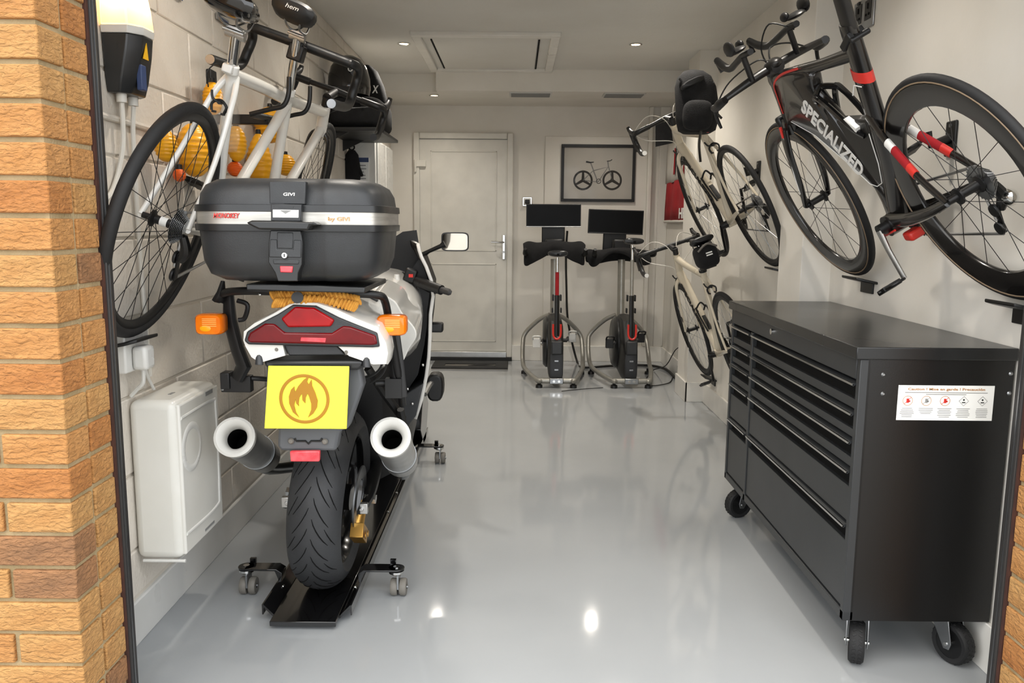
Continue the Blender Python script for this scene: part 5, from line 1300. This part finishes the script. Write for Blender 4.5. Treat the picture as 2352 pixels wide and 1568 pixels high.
o = mb().tube([(LX + .006, 2.06, 1.565), (LX + .006, 3.02, 1.555)], .010, 8).build('conduit', 'block'); tag(o, 'painted conduit running along the left wall behind the tandem wheel', 'conduit')
# white unit
un = thing('wall_unit', 'white rounded wall-mounted unit with circular dial beside the motorcycle exhaust', 'appliance', (LX, 2.49, .26))
W = dict(parent=un, world=True)
uy0, uy1, uz0, uz1, ux = 2.325, 2.66, .262, .752, LX + .152
mb().bx((LX + .002, uy0, uz0), (ux - .006, uy1, uz1)).build('body', 'wallunit', bevel=.026, seg=4, **W)
mb().bx((ux - .03, uy0 + .012, uz0 + .012), (ux, uy1 - .012, uz1 - .012)).build('front_cover', 'wallunit', bevel=.006, seg=3, **W)
ry0, ry1, rz0, rz1 = uy0 + .02, uy1 - .04, uz0 + .075, uz1 - .055
rim = [(ux - .002, y, z) for y, z in ((ry0 - .0, rz1), (ry1 - .03, rz1), (ry1, rz1 - .035), (ry1, rz0 + .05), (ry1 - .035, rz0), (ry0, rz0 + .0))]
mb().tube(crv(rim, 6), .006, 8).build('cover_rim', 'white', **W)
mb().torus((ux, uy0 + .090, uz1 - .16), (1, 0, 0), .064, .013, 44, 8, .003).build('dial_ring', 'white', **W)
mb().lathe([(.0005, .002), (.056, .002), (.058, -.004), (.0005, -.004)], (ux, uy0 + .090, uz1 - .16), (1, 0, 0), 36).build('dial', 'wallunit', **W)
mb().bx((ux, uy1 - .12, uz1 - .03), (ux + .001, uy1 - .06, uz1 - .017)).build('badge', 'printgrey', **W)
mb().bx((ux, uy0 + .16, uz0 + .028), (ux + .001, uy0 + .24, uz0 + .036)).build('badge', 'printgrey', **W)
mb().bx((ux - .07, uy0 + .10, uz1 - .0005), (ux - .06, uy0 + .13, uz1 + .001)).build('vent_slot', 'printgrey', **W)
mb().tube([(LX + .02, uy0 + .01, uz0 - .006), (ux - .004, uy0 + .01, uz0 - .006)], .005, 8).build('hinge_rod', 'white', **W)
# outlet with plug and flex
ol = thing('wall_outlet', 'white surface outlet box with white plug above the wall unit', 'socket', (LX, 2.33, .90))
W = dict(parent=ol, world=True)
mb().bx((LX + .002, 2.26, .845), (LX + .040, 2.41, .965)).build('box', 'white', bevel=.006, **W)
mb().bx((LX + .041, 2.29, .85), (LX + .085, 2.35, .92)).build('plug', 'white', bevel=.012, seg=3, **W)
mb().tube(crv([(LX + .06, 2.32, .85), (LX + .055, 2.325, .81), (LX + .03, 2.335, .785), (LX + .01, 2.34, .765)]), .006, 8).build('flex', 'white', **W)
cable('pair of white cords hanging in front of the left wall above the wall unit', [(LX + .02, 2.41, .98), (LX + .018, 2.42, .90), (LX + .012, 2.44, .82), (LX + .02, 2.47, .758)], .005, 'white', name='white_cable')
# small signs
def sign(label, x0, y0, x1, y1, m, inner):
    a, b_ = atX(x0, y0, LX + .012), atX(x1, y1, LX + .012)
    z0, z1 = min(a.z, b_.z), max(a.z, b_.z); ya, yb = min(a.y, b_.y), max(a.y, b_.y)
    t = thing('wall_sign', label, 'sign', (LX, (ya + yb) / 2, (z0 + z1) / 2))
    mb().bx((LX + .002, ya, z0), (LX + .010, yb, z1)).build('board', m, t, world=True, bevel=.002)
    mb().bx((LX + .010, ya + .015, z0 + .015), (LX + .0115, yb - .015, z1 - .015)).build('print', inner, t, world=True)
sign('small framed blue sign high on the left wall above the opener', 388, -30, 424, 2, 'paper', 'dblue')
sign('small grey framed sign behind the rear saddle of the tandem', 500, 28, 528, 62, 'printgrey', 'dblue')
sign('small pale framed sign below the tandem stoker bar on the left wall', 553, 78, 577, 92, 'printgrey', 'paper')

# ================================================================ BIKE HANGERS
def tray(label, p, L, side, tilt=.25, W_=.05, grp='black wheel trays on the walls'):
    # curved black tray fixed to the wall under a tyre; side +1 right wall, -1 left wall
    t = thing('wheel_tray', label, 'bracket', p, group=grp)
    q = V(p)
    wx = RX if side > 0 else LX
    b = mb().prism([(wx, q.y - L / 2, q.z - .012), (wx - side * W_, q.y - L / 2, q.z - .002), (wx - side * (W_ + .03), q.y - L / 2 * .8, q.z + .006), (wx - side * (W_ + .03), q.y + L / 2 * .8, q.z + .006), (wx - side * W_, q.y + L / 2, q.z - .002), (wx, q.y + L / 2, q.z - .012)], (0, 0, .010))
    b.build('tray', 'black', t, world=True, bevel=.003)
    mb().bx((wx, q.y - L * .32, q.z - .05), (wx - side * .008, q.y + L * .32, q.z - .004)).build('wall_plate', 'black', t, world=True, bevel=.002)
def wheelbottom(m, cx, r):
    return m @ V((cx, 0, -r))
mT, mR1, mR2, mTa = pose(1.9, .13, -31.4, (1.197, 2.181, 1.376)), pose(1.0, .5, -26.2, (1.195, 4.20, 1.374)), pose(2.5, -1.2, -19, (1.268, 4.555, .588)), pose(.6, 4.98, 19.2, (-.985, 2.32, 1.277))
for lab, m_, cx, r, s in (('black wheel tray under the front wheel of the time-trial bike', mT, 1.0, .338, 1), ('black wheel tray under the rear wheel of the time-trial bike', mT, 0, .338, 1),
        ('black wheel tray under the rear wheel of the high cream bike', mR1, 0, .338, 1), ('black wheel tray under the front wheel of the low cream bike', mR2, .985, .338, 1), ('black wheel tray under the rear wheel of the white tandem', mTa, -.03, .343, -1)):
    q = wheelbottom(m_, cx, r); tray(lab, (q.x, q.y, q.z - .020), .17, s)
def pedal_hook(label, px, py, X, wx, s):
    q = atX(px, py, wx)
    t = thing('pedal_hook', label, 'hook', (wx, q.y, q.z), group='black pedal hooks on the right wall')
    mb().bx((wx, q.y - .03, q.z - .055), (wx - s * .010, q.y + .03, q.z + .055)).build('wall_plate', 'black', t, world=True, bevel=.004)
    mb().tube([(wx - s * .008, q.y, q.z), (X, q.y, q.z - .02), (X - s * .012, q.y, q.z + .02)], [.016, .013, .012], 10).build('peg', 'black', t, world=True)
    for dz in (-.04, .04): mb().cyl((wx - s * .009, q.y, q.z + dz), (wx - s * .013, q.y, q.z + dz), .006).build('screw', 'steel', t, world=True)
pedal_hook('black pedal hook behind the time-trial bike rear wheel', 2188, 318, 1.32, RX, 1)
pedal_hook('black pedal hook behind the rear wheel of the high cream bike', 1744, 392, 1.32, RX, 1)
# tandem rack: wall plate, arm and two hooks
tr = thing('bicycle_rack', 'black wall rack with two curved hooks holding the white tandem', 'rack', (LX, 3.08, 1.75))
W = dict(parent=tr, world=True)
hk1 = mTa @ V((.66, 0, .40)); hk2 = mTa @ V((.98, 0, .392))
ay = (hk1.y + hk2.y) / 2
mb().bx((LX + .001, ay - .03, hk1.z - .12), (LX + .020, ay + .03, hk1.z + .12)).build('wall_plate', 'black', bevel=.004, **W)
xe = (hk1.x + hk2.x) / 2 - .06
mb().bx((LX + .01, ay - .018, hk1.z - .075), (xe, ay + .018, hk1.z - .040)).build('arm', 'black', bevel=.004, **W)
mb().tube([(xe - .01, hk1.y, hk1.z - .06), (xe - .01, hk2.y, hk2.z - .06)], .012, 10).build('cross_bar', 'black', **W)
for h_ in (hk1, hk2):
    mb().tube(crv([(xe - .02, h_.y, h_.z - .058), (h_.x - .01, h_.y, h_.z - .040), (h_.x + .035, h_.y, h_.z - .028), (h_.x + .055, h_.y, h_.z + .010), (h_.x + .060, h_.y, h_.z + .07)], 6), .0085, 10).build('hook', 'black', **W)
# yellow floats hanging on the left wall
def flt(label, px, py, rx, ry, X, m='lantern', cone=0.0):
    q = atX(px, py, X); sc = q.y / FPX
    a, b_ = rx * sc, ry * sc
    t = thing('float', label, 'float', q - V((0, 0, b_)), group='ribbed plastic floats on the left wall')
    prof = []
    N = 36
    for k in range(N + 1):
        v = -1 + 2 * k / N
        r = math.sqrt(max(0, 1 - v * v)) * (1 - cone * v)
        prof.append((max(.0008, a * r * (1 + (.035 if 3 < k < N - 3 else 0) * (1 if k % 4 < 2 else -1))), b_ * v))
    mb().lathe(prof, q, (0, 0, 1), 28).build('shell', m, t, world=True, smooth=60)
    mb().lathe([(.0005, -.01), (.012, -.01), (.010, .012), (.0005, .014)], q + V((0, 0, b_)), (0, 0, 1), 12).build('valve', 'black', t, world=True)
flt('yellow ribbed float at the far left behind the tandem rear wheel', 381, 335, 25, 36, -1.085)
flt('largest yellow ribbed float, seen through the tandem rear wheel spokes', 447, 345, 38, 60, -1.07)
flt('pale orange float wrapped in clear plastic behind the tandem seatstays', 489, 226, 22, 36, -1.085)
flt('yellow float just right of the tandem rear seat tube', 543, 330, 22, 40, -1.085)
flt('small bright orange float under the yellow ones', 540, 388, 17, 17, -1.10, 'lantorange')
flt('round amber float behind the tandem middle tubes', 621, 287, 34, 40, -1.07)
flt('tall cone-shaped yellow float between the tandem tubes', 595, 362, 27, 55, -1.08, cone=.35)
flt('small round yellow float at the right of the group', 656, 379, 22, 24, -1.085)
flt('small red float low behind the tandem rear wheel', 412, 402, 14, 15, -1.10, 'lantorange')
bgp = atX(512, 262, -1.07)
bag = mb().loft([sq(bgp + V((0, 0, z)), .05 * k, .09 * k, .9, 18, V((1, 0, 0)), V((0, 1, 0))) for z, k in ((-.13, .75), (-.08, 1.0), (0, 1.05), (.06, .8), (.11, .3))]).build('plastic_bag', 'haze'); tag(bag, 'clear plastic bag over the upper float behind the tandem', 'bag')

# ================================================================ FAR LEFT: CABINET, SHELF, BAGS
cb_ = thing('tall_cabinet', 'tall white cabinet against the left wall near the back door', 'cabinet', (-1.04, 5.95, 0))
W = dict(parent=cb_, world=True)
mb().bx((LX + .008, 5.62, 0), (-.955, 6.32, 1.835)).build('carcass', 'white', bevel=.006, **W)
for ya, yb in ((5.64, 5.965), (5.975, 6.30)):
    dd = mb().bx((-.958, ya, .06), (-.940, yb, 1.82)).build('door', 'white', bevel=.004, **W)
    mb().bx((-.940, (ya if ya > 5.9 else yb) - (.0 if ya > 5.9 else .03), .95), (-.925, (ya + .03) if ya > 5.9 else yb, 1.10)).build('handle', 'alu', dd, world=True)
nq = atY(835, 362, 5.615)
nt_ = mb().bx((nq.x - .035, 5.612, nq.z - .22), (nq.x + .035, 5.6185, nq.z)).build('notice', 'paper'); tag(nt_, 'white paper notice with blue heading on the cabinet side', 'notice')
mb().bx((nq.x - .035, 5.610, nq.z - .03), (nq.x + .035, 5.612, nq.z)).build('heading', 'dblue', nt_)
b = mb()
for k in range(6): b.bx((nq.x - .028, 5.6105, nq.z - .055 - k * .022), (nq.x + .02 * random.random(), 5.612, nq.z - .049 - k * .022))
b.build('small_print', 'printgrey', nt_)
sh = thing('wall_shelf', 'black shelf on the left wall carrying the helmet and black bags', 'shelf', (-1.0, 5.2, 1.80))
W = dict(parent=sh, world=True)
mb().bx((LX + .001, 4.86, 1.808), (-.80, 5.612, 1.828)).build('board', 'black', bevel=.003, **W)
for y in (4.95, 5.45): mb().prism([(LX + .001, y, 1.808), (-1.0, y, 1.808), (LX + .001, y, 1.74)], (0, .012, 0)).build('bracket', 'black', **W)
df = thing('duffel_bag', 'large black fabric bag lying on the black wall shelf', 'bag', (-.97, 5.2, 1.828))
W = dict(parent=df, world=True)
mb().ell((-.966, 5.19, 1.925), (.164, .31, .096), 28, 16, e=.42).build('body', 'fabric', **W)
mb().tube(crv([(-.90, 4.89, 1.93), (-.91, 4.868, 1.97), (-.99, 4.868, 1.97), (-1.0, 4.89, 1.93)]), .012, 8).build('handle', 'fabric', **W)
mb().bx((-.99, 4.883, 1.92), (-.94, 4.892, 1.955)).build('tag', 'paper', **W)
hm = thing('helmet', 'black cycling helmet with grey vent resting on the black bag', 'helmet', (-1.0, 5.0, 2.024))
W = dict(parent=hm, world=True)
mb().loft([sq((-1.0, 5.0, 2.024 + z * 1.25), .125 * k, .13 * k, .9, 24, V((1, 0, 0)), V((0, 1, 0))) for z, k in ((0, .94), (.03, 1.0), (.08, .98), (.13, .85), (.165, .6), (.183, .25))]).build('shell', 'blackgloss', **W)
mb().prism([(-.985, 4.868, 2.16), (-.93, 4.885, 2.175), (-.935, 4.885, 2.09)], (0, .012, 0)).build('vent', 'casegrey', **W)
mb().torus((-.966, 4.866, 2.155), (0, 1, 0), .012, .003, 20, 6).build('eyelet', 'paper', **W)
mb().loft([sq((-1.0, 4.85, 2.045), .08, .010, .6, 16), sq((-1.0, 4.90, 2.055), .10, .012, .6, 16)]).build('visor', 'black', **W)
jb = thing('black_rucksack', 'narrow black bag with a white X mark at the end of the shelf', 'bag', (-.85, 5.36, 1.828))
W = dict(parent=jb, world=True)
q = atY(866, 200, 5.30)
rg_ = []
for px, py, hw in ((872, 312, 17), (872, 280, 24), (866, 240, 24), (858, 200, 22), (848, 165, 17), (842, 152, 8)):
    p = atY(px + 2, py, 5.57); rg_.append(sq(p, hw * 5.57 / FPX, .05, .8, 20, V((1, 0, 0)), V((0, 1, 0))))
mb().loft(rg_).build('body', 'fabric', **W)
text('x', atY(862, 205, 5.515), U, Z_, .045, .05, 'paper', jb, True)
mb().box(atY(864, 240, 5.515), (.03, .008, .014)).build('yellow_tab', 'yellow', **W)
for i, (px, lab) in enumerate(((763, 'pair of black gloves hanging on the cabinet side, left one'), (808, 'larger black gloves hanging on the cabinet side, right one'))):
    t = thing('hanging_gloves', lab, 'gloves', atY(px, 335, 5.56), group='black gloves hanging by the cabinet')
    s_ = 1.0 + .25 * i
    p = atY(px, 345, 5.54)
    g_ = mb().loft([sq(p + V((0, 0, -z)), .035 * k * s_, .028, .8, 16, V((1, 0, 0)), V((0, 1, 0))) for z, k in ((0, .5), (.03, 1.0), (.10, 1.25), (.17, 1.3), (.22, 1.1), (.25, .8))])
    for k in range(4):
        fx = (k - 1.5) * .02 * s_; g_.tube([p + V((fx, 0, -.22)), p + V((fx * 1.1, -.005, -.30 + abs(k - 1.5) * .015))], [.011, .009], 8)
    g_.tube([p + V((.03 * s_, 0, -.10)), p + V((.055 * s_, -.005, -.17))], [.013, .010], 8)
    g_.build('glove', 'fabric', t, world=True)
    mb().torus(p + V((0, 0, .02)), (0, 1, 0), .018, .005, 18, 6).build('loop', 'fabric', t, world=True)
    mb().cyl((p.x, 5.62, p.z + .03), (p.x, 5.52, p.z + .035), .006).build('hook', 'steel', t, world=True)

# ================================================================ RIGHT: BACKPACK, BANNER
bk_ = thing('backpack', 'black backpack hanging from the high cream road bike', 'backpack', atY(1600, 305, 4.40))
W = dict(parent=bk_, world=True)
rg_ = []
for px, py, hw in ((1600, 306, 30), (1600, 300, 40), (1601, 275, 46), (1600, 235, 46), (1597, 200, 44), (1594, 178, 36), (1592, 165, 22), (1592, 161, 8)):
    p = atY(px, py, 4.32); rg_.append(sq(p, hw * 4.32 / FPX, .085 * min(1, hw / 36), .7, 24, V((1, 0, 0)), V((0, 1, 0))))
mb().loft(rg_).build('body', 'fabric', smooth=60, **W)
p = atY(1602, 265, 4.24); mb().ell(p, (.075, .04, .075), 20, 12, e=.6).build('front_pocket', 'fabric', **W)
mb().tube(crv([atY(x, y, 4.26) for x, y in ((1560, 180), (1580, 200), (1612, 205), (1640, 190))]), .006, 8).build('flap_seam', 'black', **W)
mb().tube(crv([atY(x, y, 4.24) for x, y in ((1612, 290), (1606, 330), (1609, 372))]), .012, 6, rb=.003).build('strap', 'black', **W)
mb().tube(crv([atY(x, y, 4.25) for x, y in ((1635, 250), (1648, 262), (1658, 272))]), .010, 6, rb=.003).build('strap', 'black', **W)
mb().ell(atY(1626, 299, 4.27), (.016, .012, .012), 12, 8).build('rear_light', 'reflector', **W)
bx_ = RX - .028
bn = thing('cloth_banner', 'red and white cloth banner hanging on the right wall behind the bikes', 'banner', (bx_, 6.95, 1.30))
W = dict(parent=bn, world=True)
def sheet(name, m, y0, y1, z0, z1a, z1b, amp=.008):
    vs = []; fs = []; n = 18
    for i in range(n + 1):
        f_ = i / n; y = y0 + (y1 - y0) * f_; zt = z1a + (z1b - z1a) * f_
        for j, z in enumerate((z0, z0 + (zt - z0) * .33, z0 + (zt - z0) * .66, zt)): vs.append(V((bx_ + amp * math.sin(i * 1.3 + j * .7), y, z)))
    for i in range(n):
        for j in range(3): fs.append((i * 4 + j, (i + 1) * 4 + j, (i + 1) * 4 + j + 1, i * 4 + j + 1))
    o = mb().add(vs, fs).build(name, m, **W)
    md = o.modifiers.new('solid', 'SOLIDIFY'); md.thickness = .004
sheet('red_field', 'redcloth', 6.22, 7.46, 1.315, 1.665, 1.64)
sheet('white_field', 'whitecloth', 6.22, 7.46, 1.64, 2.0, 2.0)
mb().tube([(bx_, 6.2, 1.305), (bx_, 7.49, 1.305)], .012, 10).build('bottom_batten', 'whitecloth', **W)
for y0, z0, z1, m_ in ((7.02, 1.70, 1.92, 'redcloth'), (6.62, 1.68, 1.88, 'redcloth'), (6.95, 1.76, 1.93, 'black'), (6.75, 1.78, 1.95, 'black')):
    mb().prism([(bx_ - .012, y0, z0), (bx_ - .012, y0 + .05, z0), (bx_ - .012, y0 + .03, z1), (bx_ - .012, y0, z1)], (-.004, 0, 0)).build('stroke', m_, **W)
text('ren', (bx_ - .014, 6.52, 1.37), (0, -1, 0), (0, 0, 1), .50, .085, 'paper', bn, True)
pn = [(1506, 285), (1540, 276), (1546, 328), (1506, 337)]
mb().prism([atY(x, y, 6.3) for x, y in pn], (0, .012, 0)).build('black_patch', 'fabric', **W)
